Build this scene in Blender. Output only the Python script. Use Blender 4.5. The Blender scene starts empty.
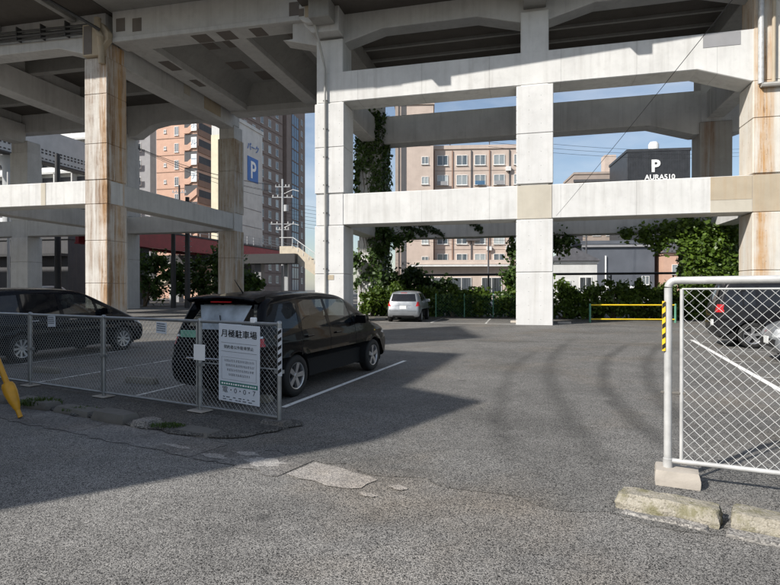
import bpy, bmesh, math, random
import numpy as np
from mathutils import Vector, Matrix
R = math.radians
random.seed(7); rng = np.random.default_rng(7)
sc = bpy.context.scene
COL = sc.collection

# ---------------------------------------------------------------- camera
cam_d = bpy.data.cameras.new('camera'); cam = bpy.data.objects.new('camera', cam_d); COL.objects.link(cam)
cam_d.sensor_width = 36.0; cam_d.lens = 36.0 * 565 / 780
cam_d.clip_start = 0.05; cam_d.clip_end = 3000
cam.location = (0, 0, 1.6); cam.rotation_euler = (R(90 - 0.35), 0, 0)
sc.camera = cam
# ---------------------------------------------------------------- sky and sun
SUN_AZ, SUN_EL = R(55), R(37)          # light travels towards azimuth 55 deg right of the view
w = bpy.data.worlds.new('World'); sc.world = w; w.use_nodes = True
wn = w.node_tree; wn.nodes.clear()
sky = wn.nodes.new('ShaderNodeTexSky'); sky.sky_type = 'NISHITA'; sky.sun_disc = False
sky.sun_elevation = SUN_EL; sky.sun_rotation = SUN_AZ + math.pi
sky.altitude = 10; sky.air_density = 1.0; sky.dust_density = 0.9; sky.ozone_density = 1.2
bg = wn.nodes.new('ShaderNodeBackground'); bg.inputs[1].default_value = 0.092
wo = wn.nodes.new('ShaderNodeOutputWorld')
tc = wn.nodes.new('ShaderNodeTexCoord'); mp = wn.nodes.new('ShaderNodeMapping'); mp.inputs[3].default_value = (1.2, 1.2, 3.5)
cn = wn.nodes.new('ShaderNodeTexNoise'); cn.inputs['Scale'].default_value = 2.3; cn.inputs['Detail'].default_value = 7; cn.inputs['Roughness'].default_value = .6
cr = wn.nodes.new('ShaderNodeMapRange'); cr.inputs[1].default_value = .42; cr.inputs[2].default_value = .75; cr.inputs[3].default_value = .08; cr.inputs[4].default_value = .55
mx = wn.nodes.new('ShaderNodeMix'); mx.data_type = 'RGBA'; mx.inputs[7].default_value = (7.2, 7.6, 8.2, 1)
wn.links.new(tc.outputs['Generated'], mp.inputs[0]); wn.links.new(mp.outputs[0], cn.inputs['Vector']); wn.links.new(cn.outputs[0], cr.inputs[0])
wn.links.new(cr.outputs[0], mx.inputs[0]); wn.links.new(sky.outputs[0], mx.inputs[6]); wn.links.new(mx.outputs[2], bg.inputs[0]); wn.links.new(bg.outputs[0], wo.inputs[0])
sd = bpy.data.lights.new('sun', 'SUN'); sd.energy = 4.4; sd.angle = R(0.8); sd.color = (1.0, 0.955, 0.89)
sun = bpy.data.objects.new('sun', sd); COL.objects.link(sun)
ldir = Vector((math.sin(SUN_AZ) * math.cos(SUN_EL), math.cos(SUN_AZ) * math.cos(SUN_EL), -math.sin(SUN_EL)))
sun.rotation_euler = ldir.to_track_quat('-Z', 'Y').to_euler(); sun.location = (-30, -20, 40)
vs = sc.view_settings; vs.view_transform = 'Standard'; vs.look = 'None'; vs.exposure = 0.46; vs.gamma = 1.0; vs.use_curve_mapping = False
sc.cycles.use_denoising = True
sc.cycles.max_bounces = 8; sc.cycles.transparent_max_bounces = 12
sc.cycles.caustics_reflective = False; sc.cycles.caustics_refractive = False

# ---------------------------------------------------------------- material helpers
class W:
    def __init__(s, name):
        s.m = bpy.data.materials.new(name); s.m.use_nodes = True; s.t = s.m.node_tree; s.t.nodes.clear()
        s.out = s.t.nodes.new('ShaderNodeOutputMaterial')
    def node(s, typ, ins=None, **props):
        n = s.t.nodes.new(typ)
        for k, v in props.items(): setattr(n, k, v)
        for k, v in (ins or {}).items():
            if v is None: continue
            if isinstance(v, bpy.types.NodeSocket): s.t.links.new(v, n.inputs[k])
            else: n.inputs[k].default_value = v
        return n
    def pos(s): return s.node('ShaderNodeNewGeometry').outputs['Position']
    def obj(s): return s.node('ShaderNodeTexCoord').outputs['Object']
    def island(s): return s.node('ShaderNodeNewGeometry').outputs['Random Per Island']
    def objrand(s): return s.node('ShaderNodeObjectInfo').outputs['Random']
    def xyz(s, v): return s.node('ShaderNodeSeparateXYZ', {0: v}).outputs
    def map(s, v, scale=(1, 1, 1), rot=(0, 0, 0), loc=(0, 0, 0)):
        return s.node('ShaderNodeMapping', {0: v, 1: loc, 2: rot, 3: scale}).outputs[0]
    def noise(s, v, scale=5, detail=3, rough=.55, dist=0):
        return s.node('ShaderNodeTexNoise', {'Vector': v, 'Scale': scale, 'Detail': detail, 'Roughness': rough, 'Distortion': dist}).outputs[0]
    def vor(s, v, scale=5, feature='F1', out=0, rand=1.0):
        return s.node('ShaderNodeTexVoronoi', {'Vector': v, 'Scale': scale, 'Randomness': rand}, feature=feature).outputs[out]
    def math(s, op, a, b=None, c=None, clamp=False):
        return s.node('ShaderNodeMath', {0: a, 1: b, 2: c}, operation=op, use_clamp=clamp).outputs[0]
    def ramp(s, f, stops, interp='LINEAR'):
        n = s.node('ShaderNodeValToRGB', {0: f}); cr = n.color_ramp; cr.interpolation = interp
        while len(cr.elements) < len(stops): cr.elements.new(0.5)
        for e, (p, c) in zip(cr.elements, stops):
            e.position = p; e.color = (c, c, c, 1) if isinstance(c, (int, float)) else (*c[:3], 1)
        return n.outputs[0]
    def mix(s, f, a, b, mode='MIX'):
        n = s.node('ShaderNodeMix', None, data_type='RGBA', blend_type=mode)
        for i, v in ((0, f), (6, a), (7, b)):
            if isinstance(v, bpy.types.NodeSocket): s.t.links.new(v, n.inputs[i])
            elif isinstance(v, (int, float)): n.inputs[i].default_value = v if i == 0 else (v, v, v, 1)
            else: n.inputs[i].default_value = (*v[:3], 1)
        return n.outputs[2]
    def bump(s, h, strength=.3, dist=.01):
        return s.node('ShaderNodeBump', {'Height': h, 'Strength': strength, 'Distance': dist}).outputs[0]
    def bsdf(s, col, rough=.7, metal=0, spec=.5, normal=None, **k):
        ins = {'Roughness': rough, 'Metallic': metal, 'Specular IOR Level': spec, 'Normal': normal}
        ins['Base Color'] = col if isinstance(col, bpy.types.NodeSocket) else ((col,) * 3 if isinstance(col, (int, float)) else tuple(col[:3])) + (1,)
        ins.update(k)
        return s.node('ShaderNodeBsdfPrincipled', ins).outputs[0]
    def done(s, sh):
        s.t.links.new(sh, s.out.inputs[0]); return s.m

def simple(name, col, rough=.6, metal=0, var=.12, scale=3, bump=0, bscale=60, spec=.5, **k):
    W_ = W(name); p = W_.obj()
    c = W_.mix(W_.ramp(W_.noise(p, scale, 5), [(.3, 0), (.7, 1)]), [v * (1 - var) for v in col], [min(1, v * (1 + var)) for v in col])
    nm = W_.bump(W_.noise(p, bscale, 3), bump, .004) if bump else None
    return W_.done(W_.bsdf(c, rough, metal, spec, nm, **k))

def asphalt(name, base, contrast, grain, marks=None, cracks=.0, patchy=.2, warm=1.04, oil=.3):
    a = W(name); p = a.pos()
    n1 = a.vor(p, grain, 'F1', 1)                       # cell colour: single stones
    g = a.node('ShaderNodeSeparateColor', {0: n1}).outputs[0]
    n2 = a.noise(p, grain * 1.4, 2, .6)
    f = a.math('ADD', a.math('MULTIPLY', g, .65), a.math('MULTIPLY', n2, .35))
    lo, hi = base * (1 - contrast), base * (1 + contrast * 1.25)
    c = a.ramp(f, [(.24, (lo * warm, lo * (1 + (warm - 1) * .15), lo * .97)), (.5, (base * warm, base * (1 + (warm - 1) * .15), base * .955)), (.86, (hi * warm, hi * (1 + (warm - 1) * .15), hi * .93))])
    big = a.ramp(a.noise(p, .55, 5, .6), [(.3, 1 - patchy), (.7, 1 + patchy * .6)])
    c = a.mix(1.0, c, big, 'MULTIPLY')
    mid = a.ramp(a.noise(p, 5, 4, .6), [(.35, .88), (.65, 1.06)])
    c = a.mix(1.0, c, mid, 'MULTIPLY')
    sp = a.vor(a.map(p, (1, 1, 1), (0, 0, 0), (3.3, 1.7, 0)), 1.1, 'F1', 0)                  # old oil drips
    c = a.mix(a.math('MULTIPLY', a.ramp(a.math('ADD', sp, a.math('MULTIPLY', a.noise(p, 9, 4), .12)), [(.10, 1), (.17, 0)]), oil), c, .03)
    c = a.mix(a.math('MULTIPLY', a.ramp(a.noise(a.map(p, (1, 1, 1), (0, 0, .6), (7, 3, 0)), .33, 6, .65), [(.54, 0), (.66, 1)]), oil), c, a.mix(1.0, c, .68, 'MULTIPLY'))
    c = a.mix(a.ramp(a.noise(a.map(p, (1, 1, 1), (0, 0, 0), (1.7, 9.1, 0)), .42, 5, .6), [(.5, 0), (.68, .5)]), c, a.mix(1.0, c, (1.12, .96, .78), 'MULTIPLY'))   # dried mud
    lt = a.ramp(a.vor(p, grain * .55, 'F1', 0), [(.10, 1), (.16, 0)])                          # scattered pale stones
    c = a.mix(a.math('MULTIPLY', lt, a.ramp(g, [(.72, 0), (.8, .7)])), c, (.5, .49, .46))
    h = a.math('ADD', a.math('MULTIPLY', a.vor(p, grain, 'F1', 0), -1.0), a.math('MULTIPLY', n2, .5))
    if cracks:
        wp = a.node('ShaderNodeVectorMath', {0: p, 1: a.map(a.node('ShaderNodeTexNoise', {'Vector': p, 'Scale': 3.0}).outputs[1], (.5, .5, .5))}, operation='ADD').outputs[0]
        e = a.vor(wp, 2.6, 'DISTANCE_TO_EDGE', 0)
        m = a.math('MULTIPLY', a.ramp(e, [(.0, 1), (.012, 0)]), a.ramp(a.noise(p, .7, 3), [(.5, 0), (.62, cracks)]))
        c = a.mix(m, c, .025)
    if marks:
        X, Y, Z = a.xyz(p)
        wob = a.math('MULTIPLY', a.math('SUBTRACT', a.noise(p, .8, 3), .5), .28)
        tot = None
        for (k, x0, y0, wd, st, ya, yb, qd) in marks:
            yd = a.math('SUBTRACT', Y, y0)
            d = a.math('SUBTRACT', a.math('ADD', X, wob), a.math('ADD', a.math('MULTIPLY', yd, a.math('ADD', a.math('MULTIPLY', yd, qd), k)), x0))
            q = a.ramp(a.math('DIVIDE', a.math('ABSOLUTE', d), wd), [(0, st), (1, 0)], 'EASE')
            yl = a.math('MULTIPLY', a.ramp(a.math('DIVIDE', Y, 40), [(max(0, ya - 1.5) / 40, 0), (ya / 40, 1)]), a.ramp(a.math('DIVIDE', Y, 40), [(yb / 40, 1), ((yb + 3) / 40, 0)]))
            q = a.math('MULTIPLY', q, yl)
            tot = q if tot is None else a.math('MAXIMUM', tot, q)
        c = a.mix(tot, c, a.mix(1.0, c, .35, 'MULTIPLY'))
    return a.done(a.bsdf(c, .85, 0, .35, a.bump(h, .5, .005)))

def concrete(name, col, stain=(.30, .26, .2), amount=.35, streak=.4, rust=None, seams=False, rough=.85, dots=False, pits=False):
    """painted / bare concrete with vertical water streaks; rust = [(axis, centre, half width, strength)] in the thing's own metres"""
    a = W(name); p = a.obj()
    c = a.mix(a.ramp(a.noise(p, .8, 6, .6), [(.3, 0), (.7, 1)]), [v * .88 for v in col], [min(1, v * 1.07) for v in col])
    st = a.noise(a.map(p, (2.2, 2.2, .10)), 1.6, 5, .65)
    blot = a.noise(p, .45, 5, .65)
    m = a.math('MULTIPLY', a.ramp(st, [(.48, 0), (.75, streak)]), a.ramp(blot, [(.35, .2), (.65, 1)]))
    c = a.mix(m, c, stain)
    c = a.mix(a.ramp(a.noise(p, 2.4, 8, .72), [(.52, 0), (.72, amount)]), c, [v * .62 for v in col])
    if rust:
        X, Y, Z = a.xyz(p)
        wob = a.math('MULTIPLY', a.math('SUBTRACT', a.noise(a.map(p, (1, 1, .25)), 2.2, 4), .5), .22)
        for (ax, c0, hw, s_, rc) in rust:
            d = a.math('ABSOLUTE', a.math('SUBTRACT', a.math('ADD', (X, Y)[ax], wob), c0))
            q = a.ramp(a.math('DIVIDE', d, hw), [(.0, 1), (.45, .8), (1, 0)])
            t = a.math('MULTIPLY', a.ramp(a.noise(a.map(p, (3.2, 3.2, .16)), 1.3, 7, .72), [(.36, .05), (.60, 1)]), a.ramp(a.noise(p, .55, 6, .65), [(.30, .35), (.55, 1)]))
            q = a.math('MULTIPLY', a.math('MULTIPLY', q, t), s_)
            c = a.mix(q, c, rc)
            dk = a.math('MULTIPLY', a.ramp(a.noise(a.map(p, (7, 7, .35)), 1.2, 7, .75), [(.52, 0), (.60, 1)]), a.ramp(a.noise(p, 1.1, 6, .7), [(.46, 0), (.6, 1)]))
            c = a.mix(a.math('MULTIPLY', a.math('MULTIPLY', dk, q), .95), c, (.12, .065, .035))
    if dots:
        X, Y, Z = a.xyz(p)
        def lat(v, per, off): return a.math('ABSOLUTE', a.math('SUBTRACT', a.math('FRACT', a.math('ADD', a.math('DIVIDE', v, per), off)), .5))
        fz = a.math('MULTIPLY', lat(Z, .62, .1), .62)
        fx = a.math('MULTIPLY', lat(a.math('ADD', X, Y), .52, .2), .52)
        dd = a.math('SQRT', a.math('ADD', a.math('MULTIPLY', fz, fz), a.math('MULTIPLY', fx, fx)))
        c = a.mix(a.ramp(dd, [(.011, .7), (.019, 0)]), c, .12)
    if seams:
        X, Y, Z = a.xyz(p)
        fs = a.math('ABSOLUTE', a.math('SUBTRACT', a.math('FRACT', a.math('DIVIDE', a.math('ADD', X, a.math('MULTIPLY', a.noise(p, .3, 1), .02)), 3.1)), .5))
        c = a.mix(a.ramp(fs, [(.0, .35), (.006, 0)]), c, .12)
    h = a.math('ADD', a.noise(p, 35, 4, .6), a.math('MULTIPLY', a.noise(p, 3, 3), 1.5))
    if pits:
        e = a.vor(p, 85, 'F1', 0); ag = a.node('ShaderNodeSeparateColor', {0: a.vor(p, 85, 'F1', 1)}).outputs[0]
        c = a.mix(a.math('MULTIPLY', a.ramp(ag, [(.5, 0), (.75, .35)]), a.ramp(a.noise(p, 4, 3), [(.4, 0), (.55, 1)])), c, (.46, .43, .37))
        c = a.mix(a.ramp(ag, [(.08, .45), (.16, 0)]), c, (.11, .10, .075))
        c = a.mix(a.ramp(a.noise(p, 7, 5, .7), [(.46, 0), (.62, .75)]), c, (.15, .14, .07))
        return a.done(a.bsdf(c, .95, 0, .2, a.bump(a.math('ADD', a.math('MULTIPLY', e, -.7), a.noise(p, 14, 8, .75)), .6, .012)))
    return a.done(a.bsdf(c, rough, 0, .3, a.bump(h, .25, .01)))

def leafmat(name, dark, light, trans=.25):
    a = W(name); r = a.island(); p = a.pos()
    c = a.mix(r, dark, light)
    c = a.mix(a.ramp(a.noise(p, 1.3, 3), [(.35, 0), (.65, .6)]), c, [v * .55 for v in dark])
    b = a.bsdf(c, .45, 0, .4)
    t = a.node('ShaderNodeBsdfTranslucent', {0: a.mix(.5, c, (light[0] * 1.4, light[1] * 1.3, light[2] * .6))}).outputs[0]
    return a.done(a.node('ShaderNodeMixShader', {0: trans, 1: b, 2: t}).outputs[0])

def worn_paint(name, col, under, wear=.5, scale=14):
    a = W(name); p = a.pos()
    f = a.math('ADD', a.math('MULTIPLY', a.noise(p, scale, 6, .7), .7), a.math('MULTIPLY', a.noise(p, 1.5, 3), .3))
    c = a.mix(a.ramp(f, [(wear - .05, 1), (wear + .05, 0)]), col, under)
    return a.done(a.bsdf(c, .75, 0, .3, a.bump(a.noise(p, 70, 2), .4, .004)))

def glassmat(name, tint=(.02, .025, .03), see=.35, clear=(.62, .68, .68, 1)):
    a = W(name)
    g = a.bsdf(tint, .03, 0, .6)
    t = a.node('ShaderNodeBsdfTransparent', {0: clear}).outputs[0]
    return a.done(a.node('ShaderNodeMixShader', {0: see, 1: g, 2: t}).outputs[0])

def windowglass(name, dark, light):
    a = W(name); r = a.objrand(); p = a.obj()
    c = a.mix(a.ramp(r, [(.3, 0), (.9, 1)]), dark, light)
    X, Y, Z = a.xyz(p)
    c = a.mix(a.ramp(a.noise(a.map(p, (14, 1, .3)), 1, 2), [(.45, 0), (.6, .45)]), c, light)      # curtain folds behind the pane
    return a.done(a.bsdf(c, .08, 0, .7))

MT = {}
MT['road'] = asphalt('road_asphalt', .178, .95, 170, patchy=.34, warm=1.05, oil=.5)
MT['lot'] = asphalt('lot_asphalt', .142, .9, 150, cracks=.95, patchy=.28, warm=1.04,
    marks=[(.22, 3.17, 7.8, .24, .58, 6.2, 15, .026), (.33, 3.9, 8.1, .24, .52, 7, 15, .018), (.20, 2.42, 8.14, .26, .5, 6, 16, .015), (.21, 1.55, 8.0, .2, .4, 6.5, 13, .02), (-4.2, 3.5, 17.3, 1.6, .35, 9, 30, 0)], oil=.55)
MT['ground'] = asphalt('town_ground', .15, .4, 30, patchy=.3)
MT['verge'] = asphalt('verge_soil', .085, .8, 90, patchy=.35, warm=1.05)
MT['gutter'] = asphalt('gutter_concrete', .17, .5, 90, cracks=.9, patchy=.7, warm=1.06)
MT['patch'] = asphalt('patch_concrete', .31, .45, 110, cracks=.9, patchy=.35, warm=1.06)
MT['apron'] = asphalt('kerb_apron_concrete', .25, .5, 90, cracks=.9, patchy=.5, warm=1.05)
MT['kerb'] = concrete('kerb_stone', (.30, .275, .225), stain=(.10, .09, .055), amount=1.0, streak=.7, pits=True)
MT['kerb_dark'] = concrete('dirty_kerb', (.15, .14, .125), amount=.6, streak=.2)
MT['block'] = concrete('footing_concrete', (.42, .38, .33), amount=.4, streak=.15)
MT['stop'] = concrete('wheel_stop_concrete', (.22, .205, .17), amount=.4, streak=.1)
WH = (.64, .635, .615)
MT['white'] = concrete('viaduct_paint', WH, stain=(.36, .345, .32), amount=.30, streak=.65, seams=True)
MT['panel'] = concrete('column_panel', (.64, .635, .62), stain=(.40, .38, .34), amount=.28, streak=.55, dots=True)
MT['rear'] = concrete('rear_concrete', (.58, .575, .56), stain=(.24, .235, .225), amount=.35, streak=.6)
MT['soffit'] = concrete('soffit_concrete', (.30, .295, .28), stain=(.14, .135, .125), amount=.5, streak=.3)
MT['girder'] = concrete('girder_concrete', (.56, .555, .54), stain=(.26, .25, .24), amount=.3, streak=.5)
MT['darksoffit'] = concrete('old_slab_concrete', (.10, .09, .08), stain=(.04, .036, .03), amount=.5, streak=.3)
MT['repair'] = concrete('repair_mortar', (.17, .15, .135), amount=.3, streak=.2)
MT['beige'] = concrete('beige_joint', (.52, .48, .40), stain=(.38, .30, .2), amount=.15, streak=.3)
OR, BR, TN = (.47, .26, .095), (.21, .12, .06), (.50, .39, .25)
MT['col1'] = concrete('rusty_column_panel', (.66, .645, .605), stain=(.50, .42, .31), amount=.22, streak=.35, dots=True,
    rust=[(0, -21.85, .42, 1.0, OR), (1, .25, .5, 1.0, BR), (1, 1.05, .3, .8, OR)])
MT['col2'] = concrete('rusty_back_panel', (.58, .58, .565), stain=(.40, .34, .25), amount=.2, streak=.45,
    rust=[(1, 14.1, .9, 1.0, (.36, .27, .17)), (1, 14.7, .7, 1.0, (.34, .25, .15)), (1, 13.9, .5, .9, (.30, .2, .11))])
MT['col5'] = concrete('rust_streaked_panel', (.65, .63, .575), stain=(.50, .40, .27), amount=.2, streak=.45, dots=True,
    rust=[(0, 9.45, .5, 1.0, OR), (0, 9.3, .22, 1.0, OR), (0, 10.25, .3, .6, TN)])
MT['tie5'] = concrete('rust_washed_joint', (.46, .39, .29), stain=(.40, .24, .1), amount=.25, streak=.5)
MT['col5r'] = concrete('rust_dark_panel', (.40, .38, .35), stain=(.22, .15, .1), amount=.3, streak=.6, rust=[(0, 9.45, .35, .95, (.24, .12, .05))])
MT['steel'] = simple('galvanised_steel', (.33, .34, .345), .42, .75, .18, 9)
MT['steel_white'] = simple('white_painted_pipe', (.50, .50, .49), .42, .15, .2, 7)
MT['wire'] = simple('galvanised_wire', (.50, .51, .50), .5, .35, .1, 3)
MT['wire_white'] = simple('bright_wire', (.70, .70, .68), .55, .1, .08, 3)
MT['pipe'] = simple('grey_pvc', (.40, .39, .36), .5, 0, .1, 4)
MT['darkpipe'] = simple('dark_conduit', (.05, .05, .05), .5, 0, .2, 4)
MT['cable'] = simple('black_cable', (.012, .012, .013), .6)
MT['sign'] = simple('sign_board', (.62, .66, .72), .35, 0, .04, 2)
MT['card'] = simple('white_card', (.86, .86, .86), .4, 0, .02, 3)
MT['ink'] = simple('black_ink', (.01, .011, .015), .5)
MT['greyink'] = simple('grey_ink', (.10, .11, .13), .5)
MT['greenink'] = simple('green_band', (.03, .17, .14), .5)
MT['yellow'] = simple('yellow_plastic', (.62, .30, .015), .4, 0, .15, 6)
MT['yellowbar'] = simple('yellow_paint', (.72, .52, .02), .4)
MT['greenpost'] = simple('green_paint', (.10, .28, .19), .5)
MT['line'] = worn_paint('worn_white_line', (.68, .67, .64), (.13, .13, .12), .50)
MT['linegood'] = worn_paint('white_line', (.78, .77, .74), (.16, .15, .14), .40)
MT['tape_k'] = simple('tape_black', (.012, .012, .012), .4); MT['tape_y'] = simple('tape_yellow', (.75, .5, .02), .4); MT['tape_w'] = simple('tape_white', (.6, .62, .66), .4)
MT['tyre'] = simple('tyre_rubber', (.012, .012, .012), .75)
MT['alloy'] = simple('alloy_wheel', (.52, .52, .53), .3, .8, .05, 4)
MT['hub'] = simple('plastic_hubcap', (.42, .43, .44), .35, .5, .05, 4)
MT['black_trim'] = simple('black_trim', (.012, .012, .013), .5)
MT['under'] = simple('underbody', (.006, .006, .006), .9)
MT['glass'] = glassmat('car_glass', see=.40)
MT['glass_rear'] = glassmat('rear_car_glass', see=.9, clear=(.95, .97, .98, 1))
MT['tint'] = glassmat('tinted_car_glass', (.012, .012, .014), see=.12)
MT['red'] = simple('red_lens', (.42, .012, .014), .12, 0, .1, 5)
MT['clear'] = simple('lamp_lens', (.62, .64, .66), .06, .3, .1, 9)
MT['chrome'] = simple('chrome', (.7, .7, .72), .1, 1, .03)
MT['plate_g'] = simple('green_plate', (.22, .50, .36), .4, 0, .15, 12)
MT['plate_w'] = simple('white_plate', (.75, .76, .74), .4, 0, .1, 12)
MT['seat'] = simple('seat_cloth', (.20, .18, .155), .9)
MT['palesheet'] = simple('pale_sheet', (.52, .57, .63), .5, 0, .35, 4)  # pale bluish tone of the sheet in the wagon's rear window
def paint(name, col, metal=0, rough=.25, coat=1.0, spec=.5):
    a = W(name); p = a.obj()
    c = a.mix(a.ramp(a.noise(p, 2.5, 4), [(.3, 0), (.7, 1)]), [v * .9 for v in col], [v * 1.1 for v in col])
    du = a.ramp(a.noise(p, 7, 5), [(.3, rough * .8), (.7, rough * 1.5)])
    return a.done(a.bsdf(c, du, metal, spec, None, **{'Coat Weight': coat, 'Coat Roughness': .015}))
MT['paint_black'] = paint('black_paint', (.003, .003, .004), 0, .3, .22, .05)
MT['paint_navy'] = paint('dark_navy_paint', (.004, .005, .008), 0, .25, .15, .1)
MT['paint_silver'] = paint('silver_paint', (.27, .285, .30), .5, .35, .6)
MT['paint_grey'] = paint('charcoal_paint', (.012, .012, .014), .0, .25, .2, .15)
MT['paint_white'] = paint('white_paint', (.75, .75, .74), 0, .3)
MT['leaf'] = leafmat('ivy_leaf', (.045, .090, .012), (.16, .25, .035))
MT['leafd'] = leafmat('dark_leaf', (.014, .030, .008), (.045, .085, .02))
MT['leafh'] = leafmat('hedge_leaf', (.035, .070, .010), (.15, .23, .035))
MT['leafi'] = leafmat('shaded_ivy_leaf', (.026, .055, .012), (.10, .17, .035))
MT['grass'] = leafmat('grass_blade', (.04, .075, .015), (.11, .17, .04))
MT['bark'] = simple('bark', (.10, .075, .05), .9, 0, .3, 8, .5, 30)
MT['pink'] = concrete('salmon_render', (.56, .36, .27), stain=(.4, .27, .2), amount=.15, streak=.2)
MT['pinkdark'] = concrete('brown_tile', (.30, .19, .14), stain=(.2, .12, .1), amount=.15, streak=.2)
MT['tan'] = concrete('tan_tile', (.53, .44, .38), stain=(.33, .25, .2), amount=.15, streak=.25)
MT['tanshade'] = concrete('tan_dark_tile', (.36, .30, .26), amount=.15, streak=.25)
MT['greyb'] = concrete('grey_render', (.30, .30, .31), amount=.15, streak=.2)
MT['greyd'] = concrete('dark_grey_render', (.09, .09, .095), amount=.2, streak=.2)
MT['cream'] = concrete('cream_render', (.70, .64, .48), amount=.1, streak=.2)
MT['offw'] = concrete('offwhite_render', (.60, .60, .58), amount=.15, streak=.25)
MT['hotel'] = concrete('hotel_tile', (.29, .225, .195), amount=.15, streak=.15)
MT['hotelband'] = concrete('hotel_band', (.20, .14, .115), amount=.1, streak=.15)
MT['corr'] = simple('dark_corrugated_sheet', (.055, .058, .064), .5, .3, .2, 1)
MT['slate'] = simple('slate_blue_wall', (.10, .11, .13), .7, 0, .15, .5)
MT['redsteel'] = simple('red_steel', (.26, .014, .024), .5, 0, .2, 1.5)
MT['palesteel'] = simple('pale_steel', (.40, .41, .415), .5, 0, .1, .8)
MT['darksteel'] = simple('dark_steel', (.03, .03, .032), .6)
MT['wframe'] = simple('white_window_frame', (.70, .70, .68), .4)
MT['wglass'] = windowglass('window_glass', (.05, .07, .09), (.42, .46, .46))
MT['wglassd'] = windowglass('dark_window_glass', (.015, .02, .025), (.16, .18, .2))
MT['bluew'] = simple('blue_glass', (.06, .13, .22), .12, 0, .3, .3)
MT['blueink'] = simple('blue_paint', (.03, .13, .42), .5)
MT['whiteink'] = simple('white_paint_letters', (.82, .82, .8), .5)
MT['roof'] = simple('roof_tile', (.10, .10, .11), .7, 0, .2, 2)
MT['creamsteel'] = simple('cream_steel', (.62, .54, .42), .55, 0, .12, 2)

# ---------------------------------------------------------------- geometry helpers
class MB:
    def __init__(s): s.v = []; s.f = []
    def add(s, vs, fs):
        o = len(s.v); s.v += [tuple(p) for p in vs]; s.f += [tuple(i + o for i in f) for f in fs]; return s
    def box(s, x0, x1, y0, y1, z0, z1):
        return s.add([(x0, y0, z0), (x1, y0, z0), (x1, y1, z0), (x0, y1, z0), (x0, y0, z1), (x1, y0, z1), (x1, y1, z1), (x0, y1, z1)],
              [(0, 3, 2, 1), (4, 5, 6, 7), (0, 1, 5, 4), (1, 2, 6, 5), (2, 3, 7, 6), (3, 0, 4, 7)])
    def rbox(s, c, u, hl, hw, z0, z1):          # box along direction u (plan), half length, half width
        ux, uy = u; vx, vy = -uy, ux
        P = [(c[0] + a * hl * ux + b * hw * vx, c[1] + a * hl * uy + b * hw * vy) for a, b in ((-1, -1), (1, -1), (1, 1), (-1, 1))]
        return s.add([(x, y, z0) for x, y in P] + [(x, y, z1) for x, y in P], [(0, 3, 2, 1), (4, 5, 6, 7), (0, 1, 5, 4), (1, 2, 6, 5), (2, 3, 7, 6), (3, 0, 4, 7)])
    def prism(s, poly, y0, y1, axis='y'):
        n = len(poly)
        if axis == 'y': A = [(a, y0, b) for a, b in poly] + [(a, y1, b) for a, b in poly]
        elif axis == 'x': A = [(y0, a, b) for a, b in poly] + [(y1, a, b) for a, b in poly]
        else: A = [(a, b, y0) for a, b in poly] + [(a, b, y1) for a, b in poly]
        return s.add(A, [tuple(range(n)), tuple(range(2 * n - 1, n - 1, -1))] + [(i, n + i, n + (i + 1) % n, (i + 1) % n) for i in range(n)])
    def tube(s, pts, r, n=8, cap=True):
        pts = [Vector(p) for p in pts]; base = len(s.v); rr = r if isinstance(r, (list, tuple)) else [r] * len(pts)
        for i, p in enumerate(pts):
            d = (pts[min(i + 1, len(pts) - 1)] - pts[max(i - 1, 0)]).normalized()
            a = d.cross(Vector((0, 0, 1)))
            if a.length < .01: a = d.cross(Vector((1, 0, 0)))
            a.normalize(); b = d.cross(a)
            for k in range(n):
                t = 2 * math.pi * k / n
                s.v.append(tuple(p + (a * math.cos(t) + b * math.sin(t)) * rr[i]))
        for i in range(len(pts) - 1):
            for k in range(n):
                k2 = (k + 1) % n
                s.f.append((base + i * n + k, base + i * n + k2, base + (i + 1) * n + k2, base + (i + 1) * n + k))
        if cap:
            s.f.append(tuple(base + k for k in range(n))[::-1]); s.f.append(tuple(base + (len(pts) - 1) * n + k for k in range(n)))
        return s
    def lathe(s, prof, n=24, c=(0, 0, 0), axis='z'):
        base = len(s.v)
        for r, h in prof:
            for k in range(n):
                t = 2 * math.pi * k / n; x, y = r * math.cos(t), r * math.sin(t)
                s.v.append((c[0] + x, c[1] + y, c[2] + h) if axis == 'z' else (c[0] + x, c[1] + h, c[2] + y))
        for i in range(len(prof) - 1):
            for k in range(n):
                k2 = (k + 1) % n
                s.f.append((base + i * n + k, base + i * n + k2, base + (i + 1) * n + k2, base + (i + 1) * n + k))
        return s
    def mesh(s, name):
        m = bpy.data.meshes.new(name); m.from_pydata(s.v, [], s.f); m.update(); return m
    def build(s, name, mat, parent=None, smooth=False, bevel=0, shear=0, fix=True, seg=1):
        if shear: s.v = [(x, y, z + shear * x * z / 12.0) for x, y, z in s.v]
        m = s.mesh(name)
        if fix:
            bm = bmesh.new(); bm.from_mesh(m); bmesh.ops.recalc_face_normals(bm, faces=bm.faces); bm.to_mesh(m); bm.free()
        o = link(name, m, mat, parent)
        if smooth:
            for p in m.polygons: p.use_smooth = True
            m.set_sharp_from_angle(angle=R(40))
        if bevel:
            b = o.modifiers.new('bevel', 'BEVEL'); b.width = bevel; b.segments = seg; b.limit_method = 'ANGLE'
        return o
def link(name, m, mat, parent=None):
    o = bpy.data.objects.new(name, m); COL.objects.link(o)
    if mat and not m.materials: m.materials.append(MT[mat] if isinstance(mat, str) else mat)
    if parent: o.parent = parent
    return o
def tag(o, label, cat, group=None, kind=None):
    if label: o['label'] = label
    if cat: o['category'] = cat
    if group: o['group'] = group
    if kind: o['kind'] = kind
    return o
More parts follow.
